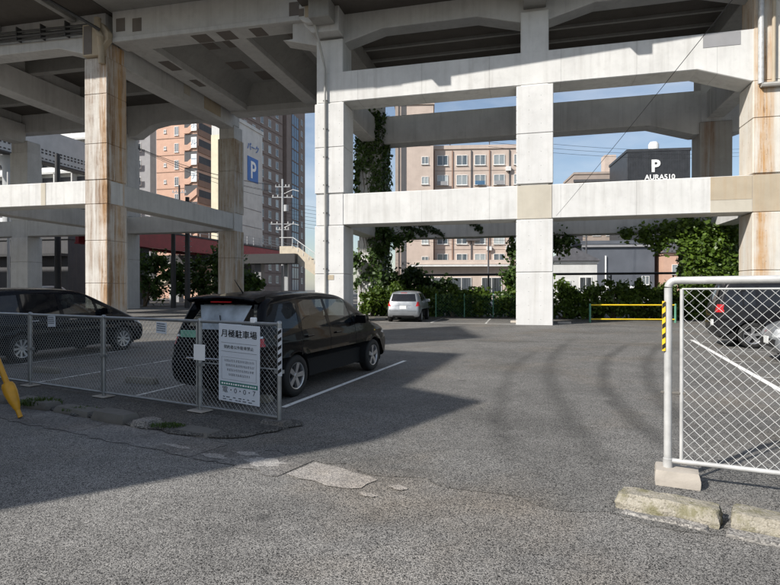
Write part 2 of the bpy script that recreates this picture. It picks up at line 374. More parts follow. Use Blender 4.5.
def thing(name, label, cat, loc=(0, 0, 0), rz=0, group=None):
    o = bpy.data.objects.new(name, None); COL.objects.link(o); o.location = loc; o.rotation_euler = (0, 0, rz); o.empty_display_size = .3
    return tag(o, label, cat, group)
def struct(o): o['kind'] = 'structure'; return o
def copy_tree(o, parent=None):
    c = o.copy(); COL.objects.link(c); c.parent = parent
    for ch in [x for x in bpy.data.objects if x.parent == o]: copy_tree(ch, c)
    return c
def sheet(name, poly, z, mat, parent=None, sub=0):
    m = bpy.data.meshes.new(name); m.from_pydata([(x, y, z) for x, y in poly], [], [tuple(range(len(poly)))]); m.update()
    if m.polygons[0].normal.z < 0: m.flip_normals()
    return link(name, m, mat, parent)
def text_obj(txt, size, mat, loc, xdir, parent, name='lettering', extrude=.002, bold=0, align='CENTER', sx=1.0, up=(0, 0, 1)):
    cu = bpy.data.curves.new('t', 'FONT'); cu.body = txt; cu.size = size; cu.align_x = align; cu.align_y = 'CENTER'; cu.extrude = extrude; cu.offset = bold; cu.resolution_u = 3
    o = bpy.data.objects.new('t', cu); COL.objects.link(o)
    dg = bpy.context.evaluated_depsgraph_get(); me = bpy.data.meshes.new_from_object(o.evaluated_get(dg)); bpy.data.objects.remove(o)
    X = Vector(xdir).normalized(); Y = Vector(up); Z = X.cross(Y)
    for v in me.vertices: v.co = Vector(loc) + X * v.co.x * sx + Y * v.co.y + Z * v.co.z
    me.materials.clear()
    return link(name, me, mat, parent)

# leaves: n small folded quads, centres pts (n,3), size range
def leaves(name, pts, smin, smax, mat, parent=None, flat=None, kind=None, aspect=1.5, droop=.0):
    n = len(pts); a = rng.normal(size=(n, 3)); 
    if flat is not None: a = a * .55 + flat
    a[:, 2] += .35; a /= np.linalg.norm(a, axis=1)[:, None]
    b = np.cross(a, rng.normal(size=(n, 3))); b /= np.linalg.norm(b, axis=1)[:, None]; c = np.cross(a, b)
    s = rng.uniform(smin, smax, n)[:, None]; L = s * aspect * .5; Wd = s * .5
    p0 = pts - b * L; p2 = pts + b * L; p1 = pts + c * Wd - a * Wd * .25; p3 = pts - c * Wd - a * Wd * .25
    V = np.stack([p0, p1, p2, p3], 1).reshape(-1, 3)
    m = bpy.data.meshes.new(name); m.vertices.add(4 * n); m.vertices.foreach_set('co', V.astype(np.float32).ravel())
    m.loops.add(4 * n); m.loops.foreach_set('vertex_index', np.arange(4 * n, dtype=np.int32))
    m.polygons.add(n); m.polygons.foreach_set('loop_start', np.arange(0, 4 * n, 4, dtype=np.int32)); m.polygons.foreach_set('loop_total', np.full(n, 4, dtype=np.int32))
    m.update(); m.validate()
    o = link(name, m, mat, parent)
    if kind: o['kind'] = kind
    return o
def clumps(centres, n, sd):
    c = np.array(centres, float); w_ = c[:, 3] if c.shape[1] > 3 else np.ones(len(c))
    idx = rng.choice(len(c), n, p=w_ ** 2 / (w_ ** 2).sum())
    d = rng.normal(size=(n, 3)); d /= np.linalg.norm(d, axis=1)[:, None]
    r = np.minimum(np.abs(rng.normal(0, .62, n)) + .12, 1.7)
    return c[idx, :3] + d * (r * w_[idx])[:, None] * np.array(sd)

# ================================================================ GROUND
ST = Vector((.871, -.491)); NS = Vector((.491, .871))          # along the street, across it
def sq(p, q): return (ST.x * p + NS.x * q, ST.y * p + NS.y * q)
struct(sheet('ground', [(-600, -600), (600, -600), (600, 900), (-600, 900)], -.012, 'ground'))
struct(sheet('street', [sq(-60, -2.6), sq(60, -2.6), sq(60, 4.6), sq(-60, 4.6)], 0, 'road'))
struct(sheet('parking_lot', [sq(-60, 4.25)] + [sq(q_ * .16, 4.22 + .05 * math.sin(q_ * 1.3) + random.uniform(-.045, .045)) for q_ in range(-40, 30)] + [sq(60, 4.25), sq(40, 24), (46, 36), (-40, 40), (-60, 38)], .004, 'lot'))

def rock(name, c, u, hl, hw, z0, z1, mat, parent, jit=.02, taper=.75, cuts=7, seed=0):
    r = random.Random(seed); bm = bmesh.new(); bmesh.ops.create_cube(bm, size=2)
    bmesh.ops.subdivide_edges(bm, edges=bm.edges[:], cuts=cuts, use_grid_fill=True)
    ux, uy = u; from mathutils import noise as N
    for v in bm.verts:
        x, y, z = v.co; q = 1 - (1 - taper) * max(0, z)
        rr = 1 - .04 * (abs(x) ** 6 * abs(z) ** 2) - .03 * (abs(y) ** 6 * max(z, 0) ** 2)
        x *= rr; y *= q * rr; z *= 1 - .05 * abs(x) ** 8 - .06 * abs(y) ** 6
        X, Y, Z = x * hl, y * hw, (z0 + z1) / 2 + z * (z1 - z0) / 2
        d = N.noise_vector(Vector((X * 6 + seed * 3.1, Y * 6, Z * 6))) * jit + N.noise_vector(Vector((X * 22 + seed, Y * 22, Z * 22))) * jit * .45 + N.noise_vector(Vector((X * 60 + seed, Y * 60, Z * 60))) * jit * .22
        v.co = (c[0] + X * ux - Y * uy + d.x, c[1] + X * uy + Y * ux + d.y, Z + d.z * .7)
    m = bpy.data.meshes.new(name); bm.to_mesh(m); bm.free()
    for p in m.polygons: p.use_smooth = True
    m.set_sharp_from_angle(angle=R(38))
    return link(name, m, mat, parent)
su = (ST.x, ST.y)
gut = struct(thing('gutter', None, None))
gut.pop('label', None)
p = -30.0
while p < -3.2:
    L = random.uniform(1.7, 2.3); e = min(p + L, -3.19)
    nn = 14; sheet('gutter_slab', [sq(p + .006 + (e - p - .012) * j / nn, 3.72 + random.uniform(-.05, .05)) for j in range(nn + 1)] + [sq(e - .006, 4.24), sq(p + .006, 4.24)], .006, 'gutter', gut); p += L
sheet('gutter_slab', [sq(-3.17, 3.80), sq(-3.0, 3.76), sq(-2.85, 3.78), sq(-2.7, 3.73), sq(-2.5, 3.76), sq(-2.42, 3.82), sq(-2.43, 3.93), sq(-2.40, 4.05), sq(-2.52, 4.10), sq(-2.7, 4.12), sq(-2.85, 4.17), sq(-3.15, 4.19)], .007, 'patch', gut)
for (pc, qc, rp, rq) in ((-3.55, 3.95, .26, .12), (-4.1, 3.86, .2, .07), (-3.9, 4.08, .16, .06), (-2.15, 3.98, .10, .05), (-4.7, 3.92, .22, .05), (-2.3, 3.72, .08, .04)):
    sheet('mortar_fragment', [sq(pc + rp * math.cos(t) * random.uniform(.6, 1.15), qc + rq * math.sin(t) * random.uniform(.6, 1.15)) for t in np.linspace(0, 6.283, 22, endpoint=False)], .0085, 'patch', gut)
vg = MB(); vg.prism([sq(-30, 4.22)] + [sq(-12 + .22 * q_, 4.24 + random.uniform(-.05, .05)) for q_ in range(33)] + [sq(-4.55, 4.33), sq(-4.42, 4.40), sq(-4.30, 4.52), sq(-4.28, 4.70), sq(-4.18, 4.85), sq(-4.20, 5.02), sq(-4.10, 5.2), sq(-4.2, 5.34)] + [sq(-4.6 - .4 * q_, 5.30 + random.uniform(-.05, .05)) for q_ in range(20)] + [sq(-30, 5.3)], .0, .04, 'z')
struct(vg.build('verge', 'verge', bevel=.02))
kerb = struct(thing('kerb', None, None))
i = 0; p = -14.0
for (p, L, h, mat, off) in [(-13.6, 1.0, .12, 'kerb_dark', 0), (-12.4, 1.0, .12, 'kerb_dark', .02), (-11.2, 1.05, .13, 'kerb_dark', 0), (-10.05, 1.0, .11, 'kerb_dark', .03), (-8.95, .95, .12, 'kerb_dark', .0),
                       (-7.95, .85, .10, 'kerb_dark', .03), (-7.05, .75, .08, 'kerb_dark', .05), (-6.25, .62, .12, 'kerb_dark', 0.02), (-5.68, .30, .09, 'gutter', .03), (-4.9, .5, .05, 'kerb_dark', .1)]:
    i += 1; rock('kerb_stone', sq(p, 4.30 + off), su, L / 2 * .96, .12, -.03, h, mat, kerb, .02, .8, 6, i)
su2 = (math.cos(R(-35)), math.sin(R(-35)))
rock('kerb_stone', (1.98, 4.02), su2, .33, .12, -.03, .115, 'kerb', kerb, .024, .66, 22, 21)
rock('kerb_stone', (2.60, 3.63), su2, .34, .13, -.03, .12, 'kerb', kerb, .018, .78, 22, 22)
rock('kerb_stone', (3.24, 3.22), su2, .36, .13, -.03, .12, 'kerb', kerb, .018, .78, 18, 23)
for c, hl, sd_ in (((1.90, 3.90), .27, 31), ((2.48, 3.49), .34, 32), ((3.12, 3.06), .36, 33)):
    rock('kerb_apron', c, su2, hl,   .06, -.03, .020, 'apron', kerb, .022, .9, 6, sd_)
# grass tufts by the kerb
def tuft(px, py, rx, ry, n, h, label):
    V, F = [], []
    for k in range(n):
        a = random.uniform(0, 6.28); r = math.sqrt(random.random()); x = px + rx * r * math.cos(a); y = py + ry * r * math.sin(a)
        hh = h * random.uniform(.4, 1.1) * (1 - .5 * r); l = random.uniform(0, 6.28); lean = random.uniform(.2, .9) * hh; w_ = random.uniform(.004, .009)
        dx, dy = math.cos(l), math.sin(l); o = len(V)
        V += [(x - dy * w_, y + dx * w_, .045), (x + dy * w_, y - dx * w_, .045), (x + dx * lean * .45 + dy * w_, y + dy * lean * .45 - dx * w_, .045 + hh * .65), (x + dx * lean, y + dy * lean, .045 + hh)]
        F += [(o, o + 1, o + 2), (o, o + 2, o + 3)]
    m = MB(); m.v = V; m.f = F
    tag(m.build('grass_tuft', 'grass', fix=False), label, 'grass', kind='stuff')
x, y = sq(-7.85, 4.30); tuft(x, y, .33, .13, 420, .13, 'bushy green grass tuft growing at the broken kerb by the yellow stay guard')
x, y = sq(-7.0, 4.36); tuft(x, y, .25, .10, 170, .07, 'thin low grass tuft between two kerb stones')
x, y = sq(-5.35, 4.34); tuft(x, y, .20, .10, 200, .06, 'small grass tuft at the end of the kerb by the parking sign')

# painted bay lines
BA = Vector((.337, .941)); BP = Vector((.941, -.337))           # along a bay, across it
mark = struct(thing('bay_markings', None, None))
def line(a, b, wd, mat='line', z=.009):
    a, b = Vector(a), Vector(b); d = (b - a).normalized(); n = Vector((-d.y, d.x)) * wd / 2
    sheet('painted_line', [a - n, b - n, b + n, a + n], z, mat, mark)
o0 = Vector((-1.44, 7.6))
for k in range(0, 5):
    a = o0 - BP * 2.5 * k; line(a, a + BA * 5.25, .085 if k == 0 else .075, 'linegood' if k == 0 else 'line')
for k in range(0, 4):
    a = o0 - BP * (2.5 * k + .35) + BA * 5.2
    if k: line(a, a - BP * .55, .07, 'line', .0095)
ra, rb = Vector((9.46, 17.7)), Vector((5.4, 6.9)); line(ra, rb, .11, 'linegood')
for t in (.8, 3.2, 5.6, 8.0):
    a = ra + (rb - ra).normalized() * t; line(a + BP * .06, a + BP * 4.8, .075, 'line', .0095)
line((-.5, 27.2), (7.5, 25.2), .1, 'linegood'); line((1.9, 26.6), (2.9, 31), .09); line((4.4, 26), (5.4, 30.4), .09)
# wheel stops
for k, (c, lab) in enumerate([((-4.2, 9.55), 'weathered concrete wheel stop in the empty bay beside the black wagon'),
        ((-6.55, 10.75), 'weathered concrete wheel stop near the rear wheel of the dark minivan'), ((-1.95, 8.05), 'concrete wheel stop behind the black wagon, partly hidden by the end post'),
        ((8.0, 25.9), 'pale concrete wheel stop beside the middle column base'), ((6.0, 26.7), 'pale concrete wheel stop in the far row left of the middle column'), ((-.5, 29.4), 'pale concrete wheel stop beside the silver hatchback')]):
    d = (BP.x, BP.y) if k < 3 else (.97, -.23)
    tag(rock('wheel_stop', c, d, .30, .065, 0, .11, 'stop' if k < 3 else 'block', None, .006, .75, 4, 60 + k), lab, 'wheel stop')

# ================================================================ VIADUCT
AZ = R(13.4); VU = Vector((math.cos(AZ), -math.sin(AZ))); VN = Vector((math.sin(AZ), math.cos(AZ)))
VD = 25.9
VLOC = (VN.x * VD, VN.y * VD, 0)
SH = .010
def prism_part(name, poly, w0, w1, mat, par, sh=0, bevel=.03):
    return MB().prism(poly, w0, w1).build(name, mat, par, bevel=bevel, shear=sh)
def box_part(name, s0, s1, w0, w1, z0, z1, mat, par, sh=0, bevel=.03):
    return MB().box(s0, s1, w0, w1, z0, z1).build(name, mat, par, bevel=bevel, shear=sh)
def column(par, s0, s1, w0, w1, cuts, top, mat, core=(None, None), coremat='white', sh=0):
    c0, c1 = (core[0] if core[0] is not None else s0 + .07), (core[1] if core[1] is not None else s1 - .07)
    o = box_part('column', c0, c1, w0 + .07, w1 - .07, -.1, top, coremat, par, sh)
    for (a, b) in cuts: box_part('jacket_panel', s0, s1, w0, w1, a, b, mat, o, sh, .025)
    return o
# ---- right-hand frame
rf = thing('railway_viaduct', 'two tier white concrete viaduct frame spanning the entrance, ivy on its rear columns', 'viaduct', VLOC, -AZ)
JT = [(-.05, 2.34), (2.352, 4.69), (6.27, 8.5), (8.512, 10.64)]
JR = [(-.05, 2.34), (2.352, 4.69), (6.27, 8.5), (8.512, 10.2)]
c3 = column(rf, -9.92, -8.44, -.02, 1.52, JT, 13.75, 'panel', sh=SH)
c4 = column(rf, -.37, 1.22, -.02, 1.52, JT, 13.95, 'panel', (-.19, 1.02), sh=SH)
c5 = column(rf, 9.05, 10.62, -.02, 1.52, JR[:3] + [(8.512, 10.0)], 13.95, 'col5', coremat='col5', sh=SH)
for s0, s1, mt in ((-9.92, -8.44, 'rear'), (-.37, 1.22, 'rear'), (9.05, 10.62, 'col5r')):
    column(rf, s0, s1, 7.2, 8.7, [(-.05, 4.6), (6.27, 10.4)], 15.0, mt if mt == 'col5r' else 'panel', coremat='rear', sh=SH)
prism_part('tie_beam', [(-9.8, 4.72), (21, 4.72), (21, 6.22), (-9.8, 6.22)], .03, 1.36, 'white', rf, SH)
prism_part('tie_beam', [(-9.8, 10.68), (7.0, 10.68), (9.0, 10.02), (10.65, 10.02), (12.6, 10.68), (21, 10.68), (21, 12.14), (-9.8, 12.14)], .03, 1.40, 'white', rf, SH)
prism_part('tie_beam', [(-9.8, 4.66), (21, 4.66), (21, 6.1), (-9.8, 6.1)], 7.3, 8.5, 'rear', rf, SH)
prism_part('tie_beam', [(-9.8, 10.45), (6.6, 10.45), (8.8, 9.8), (10.9, 9.8), (13, 10.45), (21, 10.45), (21, 12.1), (-9.8, 12.1)], 7.3, 8.5, 'rear', rf, SH)
for s0 in (-9.18, .42, 9.83):
    box_part('cross_tie', s0 - .42, s0 + .42, 1.3, 7.35, 4.76, 6.05, 'rear', rf, SH)
    box_part('cross_tie', s0 - .42, s0 + .42, 1.3, 7.35, 10.6, 12.0, 'rear', rf, SH)
    box_part('deck_cross_beam', s0 - .5, s0 + .5, -1.5, 11.6, 14.15, 15.06, 'soffit', rf, SH)
# deck edge beams with haunches at the columns
def haunch(zb, zt, cols, s0, s1, dip, ln, half):
    P = [(s0, zt)]; L = [(s0, zb)]
    for c in cols: L += [(c - half - ln, zb), (c - half, zb - dip), (c + half, zb - dip), (c + half + ln, zb)]
    L.append((s1, zb)); return [(s0, zt)] + L + [(s1, zt)]
for w0, w1, mt in ((.28, 1.22, 'girder'), (7.4, 8.4, 'soffit')):
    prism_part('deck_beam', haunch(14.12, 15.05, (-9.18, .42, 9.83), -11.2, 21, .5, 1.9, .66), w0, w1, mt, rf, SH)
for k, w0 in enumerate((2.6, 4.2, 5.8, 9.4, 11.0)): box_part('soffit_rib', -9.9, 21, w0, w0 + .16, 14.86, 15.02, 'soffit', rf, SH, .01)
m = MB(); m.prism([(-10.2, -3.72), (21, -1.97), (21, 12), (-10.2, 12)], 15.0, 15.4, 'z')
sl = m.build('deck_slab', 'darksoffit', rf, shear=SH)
m = MB(); m.prism([(-10.2, -3.72), (21, -1.97), (21, -1.77), (-10.2, -3.52)], 15.4, 16.7, 'z'); m.build('parapet', 'girder', rf, shear=SH)
for s0 in (-6.7, 2.3, 11.3): box_part('drain_box', s0 - .3, s0 + .3, -3.72 + (s0 + 10.2) * .0561 + .02, -3.17 + (s0 + 10.2) * .0561, 14.55, 15.02, 'repair', rf, SH)
# expansion-joint head on the first column
prism_part('column_head', [(-10.25, 15.0), (-10.25, 14.2), (-9.85, 13.76), (-8.5, 13.76), (-8.5, 15.0)], -.62, 1.4, 'girder', rf)
prism_part('bearing_shelf', [(-10.35, 14.98), (-10.35, 14.35), (-10.0, 14.1), (-9.1, 14.1), (-9.1, 14.98)], -.95, -.615, 'girder', rf)
box_part('bearing', -10.05, -9.65, -.97, -.952, 14.35, 14.98, 'tie5', rf, bevel=.0)
for s0, s1, z0, z1 in ((-10.35, -10.1, 14.55, 14.9), (-.05, .35, 14.5, 15.0), (7.2, 8.6, 11.55, 12.1)):
    box_part('repair_patch', s0, s1, (.015 if z0 < 14 else .262 if s0 > -5 else -.97), (.035 if z0 < 14 else .30 if s0 > -5 else -.94), z0, z1, 'repair' if z0 > 14 else 'greyb', rf, SH, 0)
box_part('joint_band', -.32, 1.16, .005, .2, 4.73, 6.21, 'beige', rf, SH, 0)
box_part('joint_band', -9.86, -8.5, .005, .2, 4.73, 6.21, 'panel', rf, SH, 0)
box_part('joint_band', 7.5, 9.04, .012, .2, 5.25, 6.2, 'tie5', rf, SH, 0)
box_part('joint_band', 7.5, 9.04, .014, .2, 4.735, 5.24, 'beige', rf, SH, 0)
box_part('joint_band', 9.06, 21, .004, .2, 4.73, 6.21, 'tie5', rf, SH, 0)
box_part('joint_band', 9.08, 10.6, .004, .2, 10.03, 12.13, 'col5', rf, SH, 0)
box_part('nameplate', -9.28, -8.95, -.035, -.018, 2.05, 2.28, 'tie5', rf, bevel=0)
# downpipes and conduits
MB().tube([(-9.72, -.95, 14.6), (-9.6, -.72, 13.9), (-9.42, -.16, 12.6), (-9.36, -.1, 12.2), (-9.36, -.1, .05)], .055, 8).build('downpipe', 'pipe', rf, True)
for z in np.arange(1.2, 12, 1.35): MB().box(-9.46, -9.26, -.115, -.02, z, z + .05).build('pipe_clip', 'darkpipe', rf)
MB().tube([(9.28, -.16, 15), (9.28, -.16, 9.9)], .11, 10).build('downpipe', 'steel_white', rf, True)
MB().tube([(9.28, -.16, 9.85), (13, -.16, 9.85)], .10, 8).build('drain_pipe', 'pipe', rf, True)
MB().tube([(9.75, -.13, 15), (9.75, -.13, 9.95)], .07, 8).build('downpipe', 'tie5', rf, True)

# ---- left-hand frame
lf = thing('railway_viaduct', 'taller viaduct frame behind the left fence, its front corner column streaked orange with rust', 'viaduct', VLOC, -AZ)
JL = [(-.05, 1.9), (1.91, 4.2), (4.21, 6.16), (7.48, 9.4), (9.41, 12.05), (12.06, 14.0)]
column(lf, -23.1, -21.7, -.02, 1.52, JL, 14.9, 'col1', coremat='col1')
column(lf, -32.6, -31.2, -.02, 1.52, JL, 14.9, 'panel')
for s0 in (-42.1, -51.6, -61.1, -70.6):
    column(lf, s0, s0 + 1.4, -.02, 1.52, JL, 14.9, 'panel')
    if s0 < -45: column(lf, s0, s0 + 1.4, 13.6, 15.1, [(-.05, 3.9), (3.91, 6.0), (7.48, 13.2)], 14.2, 'panel', coremat='rear')
column(lf, -23.1, -21.7, 13.6, 15.1, [(-.05, 4.0), (4.01, 6.1), (7.48, 10.7), (10.71, 13.2)], 14.2, 'col2', coremat='rear')
column(lf, -32.6, -31.2, 13.6, 15.1, [(-.05, 4.0), (4.01, 6.1), (7.48, 13.2)], 14.2, 'rear', coremat='rear')
column(lf, -42.8, -41.0, 13.6, 15.1, [(-.05, 3.9), (3.91, 6.0), (7.48, 13.2)], 14.2, 'panel', coremat='rear')
prism_part('tie_beam', [(-80, 6.2), (-21.75, 6.2), (-21.75, 7.46), (-80, 7.46)], .04, 1.3, 'white', lf)
prism_part('tie_beam', [(-80, 6.1), (-21.9, 6.1), (-21.9, 7.4), (-80, 7.4)], 13.7, 14.9, 'girder', lf)
for s0 in (-22.4, -31.9, -51, -60.5): box_part('cross_tie', s0 - .5, s0 + .56, 1.25, 13.72, 6.22, 7.42, 'girder', lf)
box_part('joint_band', -23.08, -21.72, .005, .3, 6.2, 7.45, 'col1', lf, 0, 0)
box_part('joint_band', -26.0, -25.7, .02, .06, 6.22, 7.44, 'beige', lf, 0, 0)
prism_part('deck_beam', [(-80, 16.45), (-80, 14.8), (-24.9, 14.8), (-23.1, 14.3), (-21.9, 14.3), (-21.9, 16.45)], .12, 1.15, 'girder', lf)
prism_part('deck_beam', [(-80, 16.45), (-80, 14.9), (-34.5, 14.9), (-33.2, 13.9), (-30.6, 13.9), (-29.2, 14.7), (-28, 14.9), (-25, 14.9), (-23.2, 14.3), (-21.9, 14.3), (-21.9, 16.45)], 13.8, 14.8, 'girder', lf)
for s0 in (-22.4, -31.9, -41.9, -51, -60.5): prism_part('cap_beam', [(s0 - .58, 16.44), (s0 - .58, 14.0), (s0 + .58, 14.0), (s0 + .58, 15.6), (s0 + .2, 15.6), (s0 + .2, 16.44)], 1.16, 13.79, 'girder', lf)
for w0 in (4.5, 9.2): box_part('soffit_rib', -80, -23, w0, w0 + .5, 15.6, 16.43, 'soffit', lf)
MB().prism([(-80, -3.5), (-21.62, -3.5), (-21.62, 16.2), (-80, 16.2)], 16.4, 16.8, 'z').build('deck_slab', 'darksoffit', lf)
MB().prism([(-80, -3.5), (-21.62, -3.5), (-21.62, -3.3), (-80, -3.3)], 16.8, 18.1, 'z').build('parapet', 'girder', lf)
for k in range(5): box_part('slab_bracket', -44 + k * 5, -43.7 + k * 5, -3.3, .1, 16.1, 16.42, 'soffit', lf)
prism_part('column_head', [(-23.0, 15.7), (-23.0, 14.02), (-21.8, 14.02), (-21.8, 14.4), (-21.4, 14.8), (-21.4, 15.2), (-21.8, 15.7)], -.28, .11, 'tie5', lf)
box_part('rust_stain_patch', -21.825, -21.80, 9.6, 11.8, 14.25, 15.1, 'tie5', lf, 0, 0)
box_part('repair_patch', -21.825, -21.80, 7.2, 7.9, 14.5, 15.2, 'beige', lf, 0, 0)
box_part('repair_patch', -22.9, -22.4, -.30, -.27, 14.1, 15.6, 'repair', lf, 0, 0)
MB().tube([(-21.95, -.36, 15.9), (-21.95, -.42, 15.3), (-21.75, -.42, 14.9), (-21.9, -.2, 14.4), (-21.9, -.12, 13.6)], .17, 10).build('downpipe', 'tie5', lf, True)
for z, r in ((15.75, .06), (15.5, .09), (15.28, .05)): MB().tube([(-80, -.14, z + .4), (-34, -.14, z + .2), (-22.6, -.14, z)], r, 6).build('conduit', 'darkpipe', lf, True)
for k in range(14): box_part('conduit_bracket', -45 + k * 1.6, -44.94 + k * 1.6, -.22, .12, 15.25 + .03 * (14 - k), 16.1, 'darkpipe', lf, 0, 0)
MB().tube([(-21.7, -.5, 15.2), (-23.4, -2.0, 16.2), (-25.5, -3.4, 16.35)], .08, 6).build('cable_bundle', 'darkpipe', lf, True)

# ---- suspended span between the two frames
ss = thing('railway_viaduct', 'suspended concrete girder span with dark repair patches between the two viaduct frames', 'viaduct', VLOC, -AZ)
box_part('girder', -21.45, -10.3, .1, 1.3, 14.75, 16.42, 'girder', ss)
prism_part('girder_lip', [(-21.4, 14.752), (-21.4, 15.0), (-10.32, 15.0), (-10.32, 14.752)], .03, .12, 'girder', ss, 0, .02)
box_part('girder', -21.45, -10.3, 12.6, 13.9, 14.75, 16.42, 'girder', ss)
for a, b in ((-21.45, -20.1), (-11.7, -10.3)): box_part('end_diaphragm', a, b, 1.25, 12.62, 14.9, 16.41, 'girder', ss)
box_part('cross_beam', -15.5, -14.5, 1.25, 12.62, 14.98, 16.41, 'girder', ss)
for s0, sg in ((-20.1, 1), (-15.5, -1), (-14.5, 1), (-11.7, -1)):
    prism_part('fillet', [(s0, 15.3), (s0 + sg * 1.1, 16.43), (s0, 16.43)], 1.3, 12.6, 'soffit', ss, 0, 0)
for w0, sg in ((1.3, 1), (12.6, -1)):
    MB().prism([(w0, 15.2), (w0 + sg * 1.2, 16.42), (w0, 16.42)], -20.1, -11.7, 'x').build('fillet', 'soffit', ss)
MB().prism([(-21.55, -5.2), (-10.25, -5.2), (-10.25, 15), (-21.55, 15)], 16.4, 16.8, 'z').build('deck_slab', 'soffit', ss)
MB().prism([(-21.55, -5.2), (-10.25, -5.2), (-10.25, -5.0), (-21.55, -5.0)], 16.8, 18.1, 'z').build('parapet', 'girder', ss)
for (s0, s1, w0, w1, z) in [(-20.9, -20.2, 3.2, 4.6, 14.885), (-20.8, -20.3, 6.2, 7.4, 14.885), (-15.4, -14.6, .25, 1.2, 14.735), (-16.9, -16.0, .3, 1.2, 14.735), (-13.6, -12.9, .3, 1.2, 14.735),
        (-19.0, -18.2, 3.5, 5.6, 16.385), (-17.6, -16.9, 4.6, 5.6, 16.385), (-13.4, -12.6, 3.0, 6.2, 16.385), (-19.2, -17.9, 7.6, 8.8, 16.385), (-11.4, -10.5, 6.5, 8.2, 14.885), (-18, -17, 9.5, 11, 16.385)]:
    box_part('repair_patch', s0, s1, w0, w1, z, z + .03, 'repair', ss, 0, 0)
for s0, z0, z1 in ((-21.2, 15.3, 16.0), (-20.2, 15.2, 15.9), (-11.3, 15.0, 15.7)): box_part('repair_patch', s0, s0 + .55, .085, .11, z0, z1, 'repair', ss, 0, 0)

# ================================================================ FENCES AND SIGNS
SROT = math.atan2(ST.y, ST.x)
def chainlink(x0, x1, z0, z1, cw, ch, r, name, mat, par, y=0):
    """woven zigzag wires between x0..x1 and z0..z1 in the fence's own plane"""
    m = MB(); nz = int(round((z1 - z0) / (ch / 2))); n = int((x1 - x0) / (cw / 2))
    off = [(r * math.cos(a), r * math.sin(a)) for a in (0, 2.094, 4.189)]
    for k in range(n):
        xc = x0 + (k + .5) * cw / 2; base = len(m.v)
        for i in range(nz + 1):
            sgn = 1 if (i + k) % 2 else -1
            px = xc + sgn * cw / 4 * .98 + random.uniform(-1, 1) * cw * .012; py = y + sgn * r * 1.0; pz = z0 + i * (z1 - z0) / nz
            for (a, b) in off: m.v.append((px + a, py + b, pz))
        for i in range(nz):
            for t in range(3):
                t2 = (t + 1) % 3; m.f.append((base + 3 * i + t, base + 3 * i + t2, base + 3 * i + 3 + t2, base + 3 * i + 3 + t))
    o = m.build(name, mat, par, fix=False); o['kind'] = 'stuff'; return o
lx, ly = sq(0, 5.08)
fl = thing('chain_link_fence', 'long galvanised chain link fence along the street in front of the parked black cars', 'fence', (lx, ly, 0), SROT)
PP = [-4.34, -5.64, -7.61, -9.51, -11.4, -13.3]
for k, p_ in enumerate(PP):
    o = MB().tube([(p_, 0, 0), (p_, 0, 1.215)], .027, 12).build('post', 'steel', fl, True)
    MB().lathe([(.0, 1.232), (.02, 1.228), (.031, 1.215), (.031, 1.195)], 12, (p_, 0, 0)).build('post_cap', 'steel', o, True)
    if k: MB().tube([(p_ - .055, 0, .1), (p_ - .055, 0, 1.18)], .016, 8).build('panel_stile', 'steel', fl, True)
    MB().box(p_ - .05, p_ + .05, -.032, .032, .62, .66).build('hinge_clamp', 'steel', o)
    if k: MB().box(p_ - .14, p_ + .13, -.1, .1, .045, .062).build('footing', 'block', o, bevel=.008)
rock('footing', (lx * 0 - 4.36, -.02), (1, 0), .17, .1, -.02, .085, 'gutter', fl, .02, .8, 6, 77)
MB().tube([(-13.3, 0, 1.19), (-4.34, 0, 1.19)], .021, 10).build('top_rail', 'steel', fl, True)
MB().tube([(-13.3, 0, .105), (-4.34, 0, .105)], .018, 10).build('bottom_rail', 'steel', fl, True)
MB().tube([(-5.6, .02, .66), (-4.36, .02, .66)], .010, 8).build('mid_rail', 'steel', fl, True)
for a, b in zip(PP[1:], PP[:-1]):
    chainlink(a + .03, b - .03, .115, 1.18, .070, .070, .0019, 'wire_mesh', 'wire', fl)
# hazard strip on the end post
hz = MB().box(-4.318, -4.262, -.050, -.042, .60, 1.15).build('hazard_strip', 'tape_w', fl)
for k in range(6):
    z = .62 + k * .09; m = MB(); m.add([(-4.316, -.0515, z), (-4.264, -.0515, z + .035), (-4.264, -.0515, z + .075), (-4.316, -.0515, z + .04)], [(0, 1, 2, 3)]); m.build('hazard_stripe', 'tape_k', hz)
# parking sign
px_, py_ = sq(-4.90, 5.0)
sg = thing('parking_sign', 'tall pale parking sign with bold black Japanese heading and green band, wired to the fence', 'sign', (px_, py_, 0), SROT)
bd = MB().box(-.285, .285, -.004, .004, .235, 1.175).build('sign_board', 'sign', sg, bevel=.003)
bd.rotation_euler = (R(1.5), R(1.8), 0); bd.scale = (1.16, 1, 1.0)
def ink(txt, size, x, z, mat='ink', bold=0, sx=1): return text_obj(txt, size, mat, (x, -.0065, z), (1, 0, 0), bd, 'lettering', .0006, bold, 'CENTER', sx)
for dx, dz in ((0, 0), (.0025, 0), (0, .002), (.0025, .002)): ink('月極駐車場', .098, dx, 1.055 + dz, sx=1.02)
def strip(x0, x1, z0, z1, mat='greyink', name='printed_rule'): MB().box(x0, x1, -.0062, -.004, z0, z1).build(name, mat, bd)
strip(-.245, .245, .948, .951); strip(-.245, .245, .842, .845)
ink('契約者以外駐車禁止', .046, 0, .897)
strip(-.24, .24, .775, .7765); strip(-.24, .24, .505, .5065); strip(-.24, -.2385, .505, .775); strip(.2385, .24, .505, .775)
